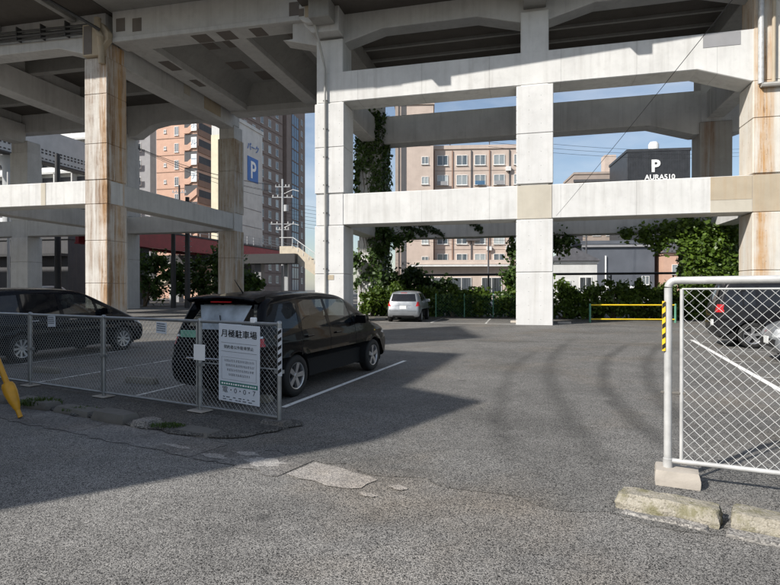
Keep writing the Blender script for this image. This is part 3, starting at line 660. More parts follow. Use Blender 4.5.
for j in range(4):                       # four lines of print too small to read in the picture: short strokes
    x = -.20 + .02 * j; z = .735 - j * .056; m = MB()
    while x < .20 - (.0 if j < 3 else .06):
        wd = random.uniform(.012, .024)
        for q in range(3): m.box(x + random.uniform(0, wd * .3), x + wd * random.uniform(.6, 1), -.0062, -.004, z - .012 + q * .010, z - .008 + q * .010)
        m.box(x + wd * .4, x + wd * .52, -.0062, -.004, z - .014, z + .014); x += wd + .006
    m.build('small_print', 'greyink', bd)
strip(-.26, .26, .425, .478, 'greenink', 'green_band')
m = MB(); x = -.24
while x < .23: wd = random.uniform(.012, .03); m.box(x, x + wd, -.0075, -.006, .442, .462); x += wd + .012
m.build('small_print', 'card', bd)
ink('電・0・0・7', .085, 0, .375, 'greyink')
for j in range(2):
    m = MB(); x = -.22
    while x < .2: wd = random.uniform(.02, .05); m.box(x, x + wd, -.0062, -.004, .285 - j * .028, .296 - j * .028); x += wd + random.uniform(.01, .05)
    m.build('small_print', 'greyink', bd)
def card(p_, q_, z, wd, h, lab, mat='card', tilt=0):
    x, y = sq(p_, q_); o = MB().box(-wd / 2, wd / 2, -.004, .004, -h / 2, h / 2).build('notice_card', mat, bevel=.002)
    o.location = (x, y, z); o.rotation_euler = (0, R(tilt), SROT); return tag(o, lab, 'notice')
card(-5.60, 5.03, .80, .20, .20, 'blank square white card on the fence post beside the parking sign')
def print_rows(o, wd, h):
    m = MB()
    for r_ in range(4):
        x = -wd / 2 + .015
        while x < wd / 2 - .03: l = random.uniform(.008, .02); m.box(x, x + l, -.006, -.0042, h / 2 - .03 - r_ * .03, h / 2 - .015 - r_ * .03); x += l + .006
    m.build('small_print', 'greyink', o)
o = card(-6.33, 5.045, 1.085, .20, .15, 'small worded notice hung on the mesh between the sign and the next post', 'sign', 3); print_rows(o, .20, .15)
o = card(-8.86, 5.045, 1.10, .20, .17, 'small worded notice hung on the mesh in front of the dark minivan', 'sign', -2); print_rows(o, .20, .17)
# white bracket of the fence top seen over the sign
MB().box(-4.78, -4.70, -.02, .03, 1.19, 1.26).build('sign_hook', 'card', fl, bevel=.01)

# gate fence on the right
gx, gy = sq(-.29, 5.20)
GROT = R(-26)
gf = thing('chain_link_fence', 'bright white piped chain link panel on concrete blocks at the right of the entrance', 'fence', (gx, gy, 0), GROT)
pts = [(0, 0, .06), (0, 0, 1.61)] + [(.06 - .06 * math.cos(t), 0, 1.61 + .06 * math.sin(t)) for t in np.linspace(.12, math.pi / 2, 12)] + [(3.4, 0, 1.70)]
post = MB().tube(pts, .031, 14).build('post', 'steel_white', gf, True)
MB().lathe([(.037, 0), (.037, .12), (.032, .125)], 14, (0, 0, .08)).build('post_sleeve', 'steel_white', post, True)
MB().tube([(.10, 0, .18), (.10, 0, 1.60)], .015, 10).build('panel_stile', 'steel_white', gf, True)
MB().tube([(3.38, 0, .1), (3.38, 0, 1.66)], .038, 12).build('post', 'steel_white', gf, True)
MB().tube([(.03, 0, .185), (3.38, 0, .185)], .020, 10).build('bottom_rail', 'steel_white', gf, True)
MB().tube([(.10, 0, 1.60), (3.38, 0, 1.615)], .008, 8).build('tension_wire', 'wire', gf, True)
chainlink(.11, 3.36, .20, 1.61, .084, .084, .0032, 'wire_mesh', 'wire_white', gf)
MB().box(-.055, .135, -.012, .012, .735, .755).build('hinge_clamp', 'kerb_dark', gf, bevel=.004)
hz = MB().box(-.045, -.039, -.034, .02, 1.09, 1.50).build('hazard_strip', 'tape_y', gf)
MB().box(-.044, -.020, -.036, -.030, 1.09, 1.50).build('hazard_strip', 'tape_y', gf)
for k in range(5):
    z = 1.10 + k * .085; m = MB()
    m.add([(-.0465, -.034, z), (-.0465, .02, z + .03), (-.0465, .02, z + .068), (-.0465, -.034, z + .038)], [(0, 1, 2, 3)])
    m.add([(-.044, -.0375, z), (-.021, -.0375, z + .02), (-.021, -.0375, z + .058), (-.044, -.0375, z + .038)], [(0, 1, 2, 3)]); m.build('hazard_stripe', 'tape_k', hz)
bx_, by_ = gx + .06, gy - .03
tag(rock('footing_block', (bx_, by_), (math.cos(GROT), math.sin(GROT)), .165, .13, -.02, .13, 'block', None, .010, .93, 7, 91), 'pale square concrete footing block under the white gate post', 'concrete block')
tag(rock('footing_block', (gx + 1.28 * math.cos(GROT), gy + 1.28 * math.sin(GROT) - .05), (math.cos(GROT), math.sin(GROT)), .17, .13, -.02, .16, 'kerb', None, .014, .9, 7, 92), 'weathered concrete footing block under the chain link panel away from its post', 'concrete block')

# yellow stay-wire guard
gd = thing('stay_wire_guard', 'yellow plastic guard with swollen foot on a slanting stay wire by the kerb', 'wire guard', (-4.55, 6.95, .02))
dirv = Vector((-.50, .14, 1.0)).normalized()
def along(t): return tuple(dirv * t)
MB().tube([along(.0), along(.10)], .028, 10).build('anchor_rod', 'yellow', gd, True)
MB().tube([along(t) for t in (.09, .13, .22, .34, .42, .46, .47)], [.026, .04, .062, .078, .076, .06, .03], 14).build('guard_bulb', 'yellow', gd, True)
MB().tube([along(.45), along(2.1)], .033, 12).build('guard_tube', 'yellow', gd, True)
MB().tube([along(2.05), along(7.1)], .006, 6).build('stay_wire', 'cable', gd, True)

# yellow barrier at the far side of the lot
br = thing('barrier', 'low yellow two bar barrier on green posts in front of the hedge', 'barrier', (9.56, 27.0, 0), R(-4))
for x in (0, 3.95):
    o = MB().tube([(x, 0, 0), (x, 0, .86)], .05, 10).build('post', 'greenpost', br, True)
    MB().lathe([(.055, .86), (.04, .9), (0, .91)], 10, (x, 0, 0)).build('post_cap', 'greenpost', o, True)
for z in (.84, .16): MB().tube([(-.03, 0, z), (3.98, 0, z)], .036, 10).build('rail', 'yellowbar', br, True)

# ================================================================ CARS
def crom(pts, n):
    P = [np.array(p, float) for p in pts]; P = [2 * P[0] - P[1]] + P + [2 * P[-1] - P[-2]]; out = []
    for i in range(1, len(P) - 2):
        p0, p1, p2, p3 = P[i - 1:i + 3]
        for t in np.linspace(0, 1, 14, endpoint=False):
            m1 = (p2 - p0) * .42; m2 = (p3 - p1) * .42
            out.append((2 * t ** 3 - 3 * t ** 2 + 1) * p1 + (t ** 3 - 2 * t ** 2 + t) * m1 + (-2 * t ** 3 + 3 * t ** 2) * p2 + (t ** 3 - t ** 2) * m2)
    out.append(P[-2]); out = np.array(out); d = np.r_[0, np.cumsum(np.linalg.norm(np.diff(out, axis=0), axis=1))]
    s = np.linspace(0, d[-1], n); return np.c_[np.interp(s, d, out[:, 0]), np.interp(s, d, out[:, 1])]
def make_car(name, label, S, Wd, sec, wheels, wr, regions, paintmat, rim='alloy', spokes=5, plan=(1.35, .14), plate=None, spoiler=None, rim_dark=False,
             sill=.2, seats=True, ends=(-2.3, 2.3), mirror=None, wscale=1.0, group=None, track=None, extras=()):
    car = thing(name, label, 'car', group=group)
    NU = 150; sil = crom(S, NU); hw = Wd / 2
    sz = np.array([a for a, b in sec]); sv = np.array([b for a, b in sec])
    from numpy import interp
    zz = np.linspace(0, 2.3, 200); yy = interp(zz, sz, sv); k = np.ones(15) / 15; yy2 = np.convolve(np.pad(yy, 7, mode='edge'), k, 'valid')
    xm = (ends[0] + ends[1]) / 2; hl = (ends[1] - ends[0]) / 2
    def yside(x, z):
        e = np.maximum(0, (np.abs(x - xm) - (hl - plan[0])) / plan[0]); pl = 1 - plan[1] * e ** 2.2
        crease = .012 * np.exp(-((z - .80) / .035) ** 2) - .010 * np.exp(-((z - .70) / .06) ** 2) + .012 * np.exp(-((z - .30) / .05) ** 2)
        y = hw * pl * interp(z, zz, yy2) + crease
        for wx in wheels: y = y + .018 * np.exp(-((np.hypot(x - wx, z - wr) - wr - .07) / .05) ** 2)
        return y
    # normals of silhouette (pointing inwards)
    t = np.gradient(sil, axis=0); t /= np.linalg.norm(t, axis=1)[:, None]; nrm = np.c_[t[:, 1], -t[:, 0]]   # rear-bottom->over->front: interior lies right
    r = .085
    rows = []
    spine = np.c_[np.clip(sil[:, 0], ends[0] + .55, ends[1] - .55), np.full(NU, .62)]
    ys0 = yside(sil[:, 0], sil[:, 1])
    crown = .035
    for v in np.linspace(0, 1, 11):
        off = nrm * (crown * v ** 3)[..., None] if False else nrm * crown * v ** 3
        P = sil + off; rows.append(np.c_[P[:, 0], v * (ys0 - r), P[:, 1]])
    for th in np.linspace(0, math.pi / 2, 6)[1:]:
        P = sil + nrm * (crown + r * (1 - math.cos(th))); y = yside(P[:, 0], P[:, 1]) - r + r * math.sin(th); rows.append(np.c_[P[:, 0], y, P[:, 1]])
    Pe = sil + nrm * (crown + r)
    for q in np.linspace(0, 1, 15)[1:]:
        P = Pe + (spine - Pe) * q; rows.append(np.c_[P[:, 0], yside(P[:, 0], P[:, 1]), P[:, 1]])
    G = np.array(rows); NV = len(rows)
    bm = bmesh.new(); vsR = [[bm.verts.new(G[j, i]) for i in range(NU)] for j in range(NV)]
    vsL = [[vsR[0][i] if j == 0 else bm.verts.new((G[j, i, 0], -G[j, i, 1], G[j, i, 2])) for i in range(NU)] for j in range(NV)]
    for j in range(NV - 1):
        for i in range(NU - 1):
            bm.faces.new((vsR[j][i], vsR[j][i + 1], vsR[j + 1][i + 1], vsR[j + 1][i])); bm.faces.new((vsL[j + 1][i], vsL[j + 1][i + 1], vsL[j][i + 1], vsL[j][i]))
    bmesh.ops.remove_doubles(bm, verts=bm.verts, dist=.0008)
    bmesh.ops.dissolve_degenerate(bm, edges=bm.edges, dist=.0005)
    lay = bm.faces.layers.int.new('reg')
    allreg = []
    for wx in wheels:
        n = 20; rr = wr + .045
        allreg.append(('__hole', None, 'side', [(wx + rr * math.cos(a), wr + rr * math.sin(a)) for a in np.linspace(0, 2 * math.pi, n, endpoint=False)], (hw * .55, 9)))
    allreg += regions
    for ri, (nm, mt, view, poly, rng_) in enumerate(allreg):
        poly = [Vector(p) for p in poly]; ar = sum(a.x * b.y - b.x * a.y for a, b in zip(poly, poly[1:] + poly[:1]))
        if ar < 0: poly.reverse()
        x0 = min(p.x for p in poly) - .02; x1 = max(p.x for p in poly) + .02; z0 = min(p.y for p in poly) - .02; z1 = max(p.y for p in poly) + .02
        def pr(co): return (co.x, co.z, abs(co.y)) if view == 'side' else (co.y, co.z, co.x)
        def cand():
            out = []
            for f in bm.faces:
                a = [pr(v.co) for v in f.verts]
                if max(q[0] for q in a) < x0 or min(q[0] for q in a) > x1 or max(q[1] for q in a) < z0 or min(q[1] for q in a) > z1: continue
                c = pr(f.calc_center_median())
                if rng_[0] <= c[2] <= rng_[1]: out.append(f)
            return out
        fs = cand()
        for a, b in zip(poly, poly[1:] + poly[:1]):
            d = b - a; nn = Vector((d.y, -d.x))
            no = Vector((nn.x, 0, nn.y)) if view == 'side' else Vector((0, nn.x, nn.y)); co = Vector((a.x, 0, a.y)) if view == 'side' else Vector((0, a.x, a.y))
            geom = set(fs)
            for f in fs: geom.update(f.edges); geom.update(f.verts)
            bmesh.ops.bisect_plane(bm, geom=list(geom), dist=1e-5, plane_co=co, plane_no=no)
            fs = cand()
        for f in fs:
            c = Vector(pr(f.calc_center_median())[:2])
            if all((b - a).cross(c - a) >= -1e-7 for a, b in zip(poly, poly[1:] + poly[:1])):
                f[lay] = ri + 1
    bmesh.ops.recalc_face_normals(bm, faces=bm.faces)
    def extract(faces, nm, mat, par, off=0.0):
        idx = {}; V = []; F = []
        for f in faces:
            q = []
            for v in f.verts:
                if v not in idx: idx[v] = len(V); V.append(tuple(v.co - v.normal * off))
                q.append(idx[v])
            F.append(q)
        m = bpy.data.meshes.new(nm); m.from_pydata(V, [], F); m.update()
        for p in m.polygons: p.use_smooth = True
        return link(nm, m, mat, par)
    bm.normal_update()
    body = extract([f for f in bm.faces if f[lay] == 0], 'body', paintmat, car)
    for ri, (nm, mt, view, poly, rng_) in enumerate(allreg):
        fs = [f for f in bm.faces if f[lay] == ri + 1]
        if nm == '__hole' or not fs: continue
        if view == 'side':
            for sgn in (1, -1):
                g = [f for f in fs if f.calc_center_median().y * sgn > 0]
                if g: extract(g, nm, mt, car, .004)
        else: extract(fs, nm, mt, car, .004)
    bm.free()
    x0, x1 = ends
    MB().box(x0 + .25, x1 - .25, -hw + .16, hw - .16, sill + .02, sill + .3).build('underbody', 'under', car)
    for wx in wheels:                               # wheel housings
        for s_ in (1, -1):
            m = MB(); ring = [(wx + (wr + .05) * math.cos(a), wr + (wr + .05) * math.sin(a)) for a in np.linspace(-.35, math.pi + .35, 14)]
            y0, y1 = s_ * (hw - .30), s_ * (hw - .035)
            o = len(m.v); m.v += [(a, y0, b) for a, b in ring] + [(a, y1, b) for a, b in ring]; n = len(ring)
            for i in range(n - 1): m.f.append((i, i + 1, n + i + 1, n + i))
            m.f.append(tuple(range(n))); m.build('wheel_housing', 'under', car, True)
    tw = .20
    tyre = MB().lathe([(wr * .62, -tw / 2 + .02), (wr * .70, -tw / 2), (wr * .95, -tw / 2 + .012), (wr, -tw / 2 + .04), (wr, tw / 2 - .04), (wr * .95, tw / 2 - .012), (wr * .70, tw / 2), (wr * .62, tw / 2 - .02)], 40, axis='y')
    tm = None; rm = None
    rimR = wr * .645
    for wx in wheels:
        for s_ in (1, -1):
            if tm is None:
                m = tyre.mesh('wheel'); 
                for p in m.polygons: p.use_smooth = True
                tm = m; wo = link('wheel', tm, 'tyre', car)
            else: wo = link('wheel', tm, 'tyre', car)
            wo.location = (wx, s_ * (hw - .118), wr)
            if rm is None:
                m = MB(); m.lathe([(rimR, .09), (rimR * .93, .085), (rimR * .90, .06), (rimR * .88, -.02)], 36, axis='y')
                m.lathe([(0.0, .078), (rimR * .16, .078), (rimR * .2, .07), (rimR * .2, .0)], 18, axis='y')
                for q in range(spokes):
                    a = 2 * math.pi * q / spokes + .3; ca, sa = math.cos(a), math.sin(a); w0 = rimR * (.135 if spokes <= 5 else .085); w1 = rimR * (.20 if spokes <= 5 else .13)
                    def P(rr, ww, yy_): return (rr * ca - ww * sa, yy_, rr * sa + ww * ca)
                    V = [P(rimR * .12, -w0, .07), P(rimR * .12, w0, .07), P(rimR * .92, w1, .082), P(rimR * .92, -w1, .082), P(rimR * .12, -w0, .03), P(rimR * .12, w0, .03), P(rimR * .92, w1, .03), P(rimR * .92, -w1, .03)]
                    m.add(V, [(0, 1, 2, 3), (0, 4, 5, 1), (1, 5, 6, 2), (2, 6, 7, 3), (3, 7, 4, 0)])
                m2 = m.mesh('rim'); bmx = bmesh.new(); bmx.from_mesh(m2); bmesh.ops.recalc_face_normals(bmx, faces=bmx.faces); bmx.to_mesh(m2); bmx.free()
                m2.materials.append(MT[rim]); rm = m2
                d = MB(); d.lathe([(0, .01), (rimR * .9, .01)], 24, axis='y'); dm = d.mesh('brake_disc'); dm.materials.append(MT['black_trim'])
            ro = link('rim', rm, rim, wo); do = link('brake_disc', dm, 'black_trim', wo)
            if s_ < 0: wo.rotation_euler = (0, 0, math.pi)
            if rng.random() > .3: wo.rotation_euler = (0, rng.uniform(0, 1.2) * (1 if s_ > 0 else -1), wo.rotation_euler[2])
    if seats:
        for sx, dz in seats if isinstance(seats, (list, tuple)) else ((.15, 0), (-.85, 0)):
            for sy in (.36, -.36):
                MB().box(sx - .22, sx - .06, sy - .24, sy + .24, .55, 1.12 + dz).build('seat', 'seat', car, bevel=.05, seg=3)
                MB().box(sx - .2, sx - .1, sy - .13, sy + .13, 1.12 + dz, 1.30 + dz).build('headrest', 'seat', car, bevel=.04, seg=3)
    if mirror:
        for s_ in (1, -1):
            mx, mz = mirror; y = hw * interp(mz, zz, yy2)
            o = rock('mirror', (mx, s_ * (y + .11)), (1, 0), .07, .11, mz - .06, mz + .09, paintmat, car, .0, .9, 4, 5)
    if spoiler:
        xs, z, wdt = spoiler
        m = MB(); V = []
        ny = 12
        for q in range(ny + 1):
            y = (q / ny * 2 - 1) * wdt; c = (q / ny * 2 - 1) ** 2; zb = z - .035 * c
            V += [(xs + .28, y, zb + .055), (xs + .02 * c + .02, y, zb + .022), (xs + .03 * c, y, zb), (xs + .10, y, zb - .045), (xs + .28, y, zb - .01)]
        F = []
        for q in range(ny):
            for e in range(5): F.append((q * 5 + e, q * 5 + (e + 1) % 5, (q + 1) * 5 + (e + 1) % 5, (q + 1) * 5 + e))
        F += [(0, 1, 2, 3, 4), tuple(ny * 5 + e for e in (4, 3, 2, 1, 0))]
        m.add(V, F); m.build('spoiler', paintmat, car, True)
    for (nm, mt, args, bev) in extras: MB().box(*args).build(nm, mt, car, bevel=bev)
    return car
SEC = [(0, .93), (.2, .945), (.35, .985), (.6, 1.0), (.85, .99), (.97, .965), (1.2, .89), (1.45, .795), (1.6, .74), (2.0, .70)]
def gap(x, z0, z1, lean=0): return ('door_gap', 'black_trim', 'side', [(x - .008, z0), (x + .008, z0), (x + .008 + lean, z1), (x - .008 + lean, z1)], (.5, 9))
# --- black wagon
S1 = [(-2.16, .22), (-2.27, .34), (-2.30, .55), (-2.26, .76), (-2.19, .98), (-2.09, 1.22), (-1.97, 1.44), (-1.78, 1.535), (-1.2, 1.583), (-.5, 1.592), (.1, 1.565), (.48, 1.49), (1.0, 1.245), (1.42, 1.03), (1.85, .925), (2.12, .81), (2.25, .66), (2.30, .5), (2.27, .32), (2.16, .2)]
reg1 = [('side_window', 'glass', 'side', [(.50, 1.02), (-.28, 1.0), (-.32, 1.45), (.33, 1.44), (.42, 1.36)], (.35, 9)),
        ('quarter_window', 'glass', 'side', [(.56, 1.02), (.50, 1.28), (.88, 1.08), (1.02, 1.02)], (.35, 9)),
        ('side_window', 'glass', 'side', [(-.38, 1.0), (-1.17, 1.0), (-1.12, 1.40), (-.95, 1.45), (-.41, 1.45)], (.35, 9)),
        ('quarter_window', 'glass', 'side', [(-1.25, 1.02), (-1.86, 1.06), (-1.60, 1.40), (-1.20, 1.40)], (.35, 9)),
        ('windscreen', 'glass', 'front', [(-.70, 1.09), (.70, 1.09), (.56, 1.47), (-.56, 1.47)], (.35, 1.5)),
        ('rear_window', 'glass_rear', 'front', [(-.66, 1.03), (.66, 1.03), (.57, 1.40), (-.57, 1.40)], (-3, -1.6)),
        ('tail_lamp', 'red', 'front', [(.68, .82), (.90, .82), (.90, .93), (.66, .93)], (-3, -2.06)), ('tail_lamp', 'red', 'front', [(-.68, .82), (-.90, .82), (-.90, .93), (-.66, .93)], (-3, -2.06)),
        ('tail_lamp_lens', 'clear', 'front', [(.60, .935), (.90, .935), (.90, .965), (.66, .965)], (-3, -2.06)), ('tail_lamp_lens', 'clear', 'front', [(-.60, .935), (-.90, .935), (-.90, .965), (-.66, .965)], (-3, -2.06)),
        ('head_lamp', 'clear', 'side', [(1.86, .74), (2.3, .66), (2.3, .76), (1.95, .85)], (.4, 9)),
        ('bumper_trim', 'black_trim', 'front', [(-.6, .25), (.6, .25), (.55, .33), (-.55, .33)], (-3, -1.8)),
        ('side_indicator', 'tape_y', 'side', [(1.42, .80), (1.48, .80), (1.48, .825), (1.42, .825)], (.4, 9)),
        gap(-.34, .30, 1.0), gap(.62, .30, 1.0, -.03), gap(-1.22, .62, 1.02, .02), ('sill_gap', 'black_trim', 'side', [(-1.0, .29), (.9, .29), (.9, .302), (-1.0, .302)], (.4, 9)),
        ('fuel_flap_gap', 'black_trim', 'side', [(-1.75, .98), (-1.5, .98), (-1.5, .986), (-1.75, .986)], (.4, 9))]
CW, TW = 1.70, None
wag = make_car('parked_car', 'black wagon with rear spoiler and five spoke alloy wheels parked behind the parking sign', S1, 1.70, SEC, (-1.34, 1.42), .315, reg1, 'paint_black',
    spoiler=(-2.10, 1.50, .60), mirror=(.72, 1.05), extras=[
    ('number_plate', 'plate_g', (-2.245, -2.195, .27, .55, .93, 1.03), .003), ('chrome_strip', 'chrome', (-2.30, -2.26, -.40, .40, .63, .655), .004),
    ('door_handle', 'paint_black', (-.18, .02, -.87, -.83, .87, .895), .01), ('door_handle', 'paint_black', (-1.1, -.9, -.87, -.83, .88, .905), .01),
    ('door_handle', 'paint_black', (-.18, .02, .83, .87, .87, .895), .01), ('door_handle', 'paint_black', (-1.1, -.9, .83, .87, .88, .905), .01),
    ('brake_light', 'red', (-2.05, -2.03, -.18, .18, 1.425, 1.445), .0)])
MB().tube([(-1.55, 0, 1.56), (-1.75, 0, 1.76)], [.012, .004], 6).build('aerial', 'black_trim', wag, True)
m = MB(); m.add([(-2.09, -.34, 1.04), (-2.09, .30, 1.04), (-1.935, .46, 1.385), (-1.935, -.46, 1.385), (-2.03, .02, 1.2)], [(0, 1, 4), (1, 2, 4), (2, 3, 4), (3, 0, 4)]); m.build('rear_pale_sheet', 'palesheet', wag)  # pale creased sheet just inside the rear glass
MB().tube([(-2.10, -.05, 1.06), (-2.04, .02, 1.24)], .008, 6).build('rear_wiper', 'black_trim', wag, True)
ang = math.atan2(2.75, 1.079)
SCW = 1.045
# rear right wheel stands at (-1.40, 8.45): local (-1.34, -.735)
def place(car, lw, world, heading, scale=1.0, zs=None, ys=None):
    c, s_ = math.cos(heading), math.sin(heading); lx_, ly_ = lw[0] * scale, lw[1] * (ys or scale)
    car.location = (world[0] - (lx_ * c - ly_ * s_), world[1] - (lx_ * s_ + ly_ * c), .004); car.rotation_euler = (0, 0, heading); car.scale = (scale, ys or scale, zs or scale)
place(wag, (-1.34, -.80), (-1.40, 8.40), ang, SCW, .985, .975)
# --- dark minivan on the left
S2 = [(-2.10, .22), (-2.20, .36), (-2.23, .58), (-2.20, .85), (-2.12, 1.1), (-2.0, 1.40), (-1.86, 1.55), (-1.4, 1.615), (-.6, 1.63), (.0, 1.60), (.4, 1.52), (1.0, 1.25), (1.55, 1.00), (1.9, .86), (2.1, .74), (2.2, .58), (2.2, .36), (2.1, .2)]
reg2 = [('side_window', 'glass', 'side', [(.58, 1.02), (-.30, 1.0), (-.34, 1.47), (.28, 1.47), (.50, 1.32)], (.35, 9)),
        ('quarter_window', 'glass', 'side', [(.64, 1.02), (.62, 1.24), (.98, 1.08), (1.12, 1.02)], (.35, 9)),
        ('side_window', 'tint', 'side', [(-.40, 1.0), (-1.25, 1.0), (-1.25, 1.48), (-.43, 1.48)], (.35, 9)),
        ('quarter_window', 'tint', 'side', [(-1.33, 1.02), (-1.93, 1.05), (-1.78, 1.44), (-1.33, 1.47)], (.35, 9)),
        ('windscreen', 'glass', 'front', [(-.70, 1.08), (.70, 1.08), (.56, 1.50), (-.56, 1.50)], (.35, 1.6)),
        ('rear_window', 'tint', 'front', [(-.64, 1.06), (.64, 1.06), (.55, 1.44), (-.55, 1.44)], (-3, -1.6)),
        ('tail_lamp', 'red', 'side', [(-2.25, .85), (-2.0, .88), (-1.96, 1.22), (-2.1, 1.22)], (.4, 9)),
        ('head_lamp', 'clear', 'side', [(1.75, .76), (2.2, .62), (2.2, .72), (1.8, .86)], (.4, 9)),
        gap(-.36, .30, 1.0), gap(.72, .30, 1.0, -.03), gap(-1.29, .6, 1.0)]
van = make_car('parked_car', 'dark minivan with many spoked silver hubcaps parked beside the rusty column', S2, 1.70, SEC, (-1.30, 1.40), .31, reg2, 'paint_navy', rim='hub', spokes=9, ends=(-2.23, 2.2), mirror=(.80, 1.04),
    extras=[('door_handle', 'chrome', (-.2, .0, -.87, -.83, .88, .90), .008), ('door_handle', 'chrome', (-1.15, -.95, -.87, -.83, .88, .90), .008)])
place(van, (-1.30, -.80), (-7.95, 12.2), math.atan2(2.5, .99))
# --- silver hatchback, rear towards us
S3 = [(-1.80, .24), (-1.90, .36), (-1.92, .58), (-1.87, .80), (-1.82, .97), (-1.70, 1.22), (-1.58, 1.42), (-1.40, 1.485), (-.8, 1.515), (-.2, 1.51), (.3, 1.44), (.8, 1.20), (1.15, 1.00), (1.55, .88), (1.8, .74), (1.9, .55), (1.9, .36), (1.82, .22)]
SEC3 = [(0, .93), (.2, .945), (.35, .985), (.6, 1.0), (.8, .985), (.97, .93), (1.2, .84), (1.42, .745), (1.55, .70), (2.0, .66)]
reg3 = [('rear_window', 'tint', 'front', [(-.62, 1.00), (.62, 1.00), (.54, 1.36), (-.54, 1.36)], (-3, -1.3)),
        ('side_window', 'tint', 'side', [(.40, .98), (-.22, .98), (-.25, 1.38), (.15, 1.38)], (.35, 9)), ('side_window', 'tint', 'side', [(-.30, .98), (-1.05, 1.0), (-1.15, 1.36), (-.33, 1.38)], (.35, 9)),
        ('windscreen', 'glass', 'front', [(-.66, 1.06), (.66, 1.06), (.52, 1.40), (-.52, 1.40)], (.2, 1.3)),
        ('tail_lamp', 'red', 'front', [(.60, .76), (.88, .80), (.80, 1.02), (.66, .98)], (-3, -1.62)), ('tail_lamp', 'red', 'front', [(-.60, .76), (-.88, .80), (-.80, 1.02), (-.66, .98)], (-3, -1.62)),
        ('tailgate_gap', 'black_trim', 'front', [(-.66, .55), (.66, .55), (.66, .56), (-.66, .56)], (-3, -1.4)), ('bumper_trim', 'black_trim', 'front', [(-.55, .24), (.55, .24), (.5, .33), (-.5, .33)], (-3, -1.4)),
        ('tailgate_gap', 'black_trim', 'front', [(-.40, .80), (.40, .80), (.40, .81), (-.40, .81)], (-3, -1.4)), gap(-.27, .28, .98)]
hat = make_car('parked_car', 'small silver hatchback with its tail towards the lot, parked in front of the hedge', S3, 1.695, SEC3, (-1.22, 1.28), .29, reg3, 'paint_silver', rim='hub', spokes=7, ends=(-1.92, 1.9), mirror=(.62, 1.0), plan=(1.1, .13),
    extras=[('number_plate', 'plate_w', (-1.915, -1.885, -.165, .165, .64, .80), .003), ('brake_light', 'red', (-1.60, -1.57, -.15, .15, 1.395, 1.42), 0), ('rear_wiper', 'black_trim', (-1.80, -1.775, -.05, .3, 1.03, 1.045), 0)])
place(hat, (-1.9, 0), (.62, 27.0), R(90 - 11))
# --- tall charcoal people carrier on the right
S4 = [(-2.2, .26), (-2.30, .42), (-2.32, .7), (-2.29, 1.0), (-2.22, 1.3), (-2.10, 1.65), (-1.95, 1.83), (-1.5, 1.91), (-.5, 1.94), (.4, 1.91), (.85, 1.80), (1.4, 1.42), (1.8, 1.12), (2.1, .98), (2.28, .8), (2.34, .55), (2.3, .36), (2.2, .24)]
SEC4 = [(0, .93), (.2, .945), (.35, .985), (.6, 1.0), (1.0, .995), (1.12, .975), (1.4, .915), (1.75, .83), (1.95, .78)]
reg4 = [('side_window', 'tint', 'side', [(.80, 1.16), (-.2, 1.14), (-.24, 1.68), (.62, 1.68)], (.35, 9)), ('side_window', 'tint', 'side', [(-.30, 1.14), (-1.25, 1.14), (-1.25, 1.69), (-.33, 1.69)], (.35, 9)),
        ('quarter_window', 'tint', 'side', [(-1.33, 1.15), (-2.06, 1.18), (-1.96, 1.62), (-1.33, 1.69)], (.35, 9)), ('windscreen', 'glass', 'front', [(-.72, 1.2), (.72, 1.2), (.58, 1.76), (-.58, 1.76)], (.6, 1.8)),
        ('rear_window', 'tint', 'front', [(-.66, 1.18), (.66, 1.18), (.58, 1.68), (-.58, 1.68)], (-3, -1.6)),
        ('tail_lamp', 'red', 'front', [(.64, .96), (.95, .96), (.92, 1.18), (.66, 1.18)], (-3, -2.08)), ('tail_lamp', 'red', 'front', [(-.64, .96), (-.95, .96), (-.92, 1.18), (-.66, 1.18)], (-3, -2.08)),
        ('bumper_trim', 'black_trim', 'front', [(-.9, .3), (.9, .3), (.9, .55), (-.9, .55)], (-3, -1.9)), gap(-.26, .34, 1.12), gap(.9, .34, 1.12), gap(-1.29, .6, 1.1)]
suv = make_car('parked_car', 'tall charcoal people carrier backed towards the aisle behind the white chain link panel', S4, 1.82, SEC4, (-1.40, 1.45), .35, reg4, 'paint_grey', rim='alloy', spokes=5, ends=(-2.32, 2.34), mirror=(1.0, 1.2),
    extras=[('number_plate', 'plate_w', (-2.345, -2.31, -.75, -.50, .60, .76), .003)])
place(suv, (-1.40, -.80), (9.75, 15.2), R(-20))
# --- silver car nose at the right edge
nose = make_car('parked_car', 'silver car showing only its headlamp corner behind the white chain link panel', S3, 1.695, SEC3, (-1.22, 1.28), .29,
    [('head_lamp', 'clear', 'side', [(1.38, .68), (1.92, .56), (1.92, .70), (1.45, .84)], (.35, 9)), ('grille', 'black_trim', 'front', [(-.55, .34), (.55, .34), (.6, .52), (-.6, .52)], (1.4, 3)),
     ('windscreen', 'glass', 'front', [(-.66, 1.06), (.66, 1.06), (.52, 1.40), (-.52, 1.40)], (.2, 1.3)), ('side_window', 'tint', 'side', [(.40, .98), (-.22, .98), (-.25, 1.38), (.15, 1.38)], (.35, 9)), ('side_window', 'tint', 'side', [(-.30, .98), (-1.05, 1.0), (-1.15, 1.36), (-.33, 1.38)], (.35, 9)), gap(-.27, .28, .98)],
    'paint_silver', rim='alloy', spokes=5, ends=(-1.92, 1.9), mirror=(.62, 1.0), plan=(1.1, .13), extras=[('number_plate', 'plate_w', (1.885, 1.915, -.165, .165, .40, .56), .003)])
place(nose, (1.9, .3), (8.25, 12.25), R(160))

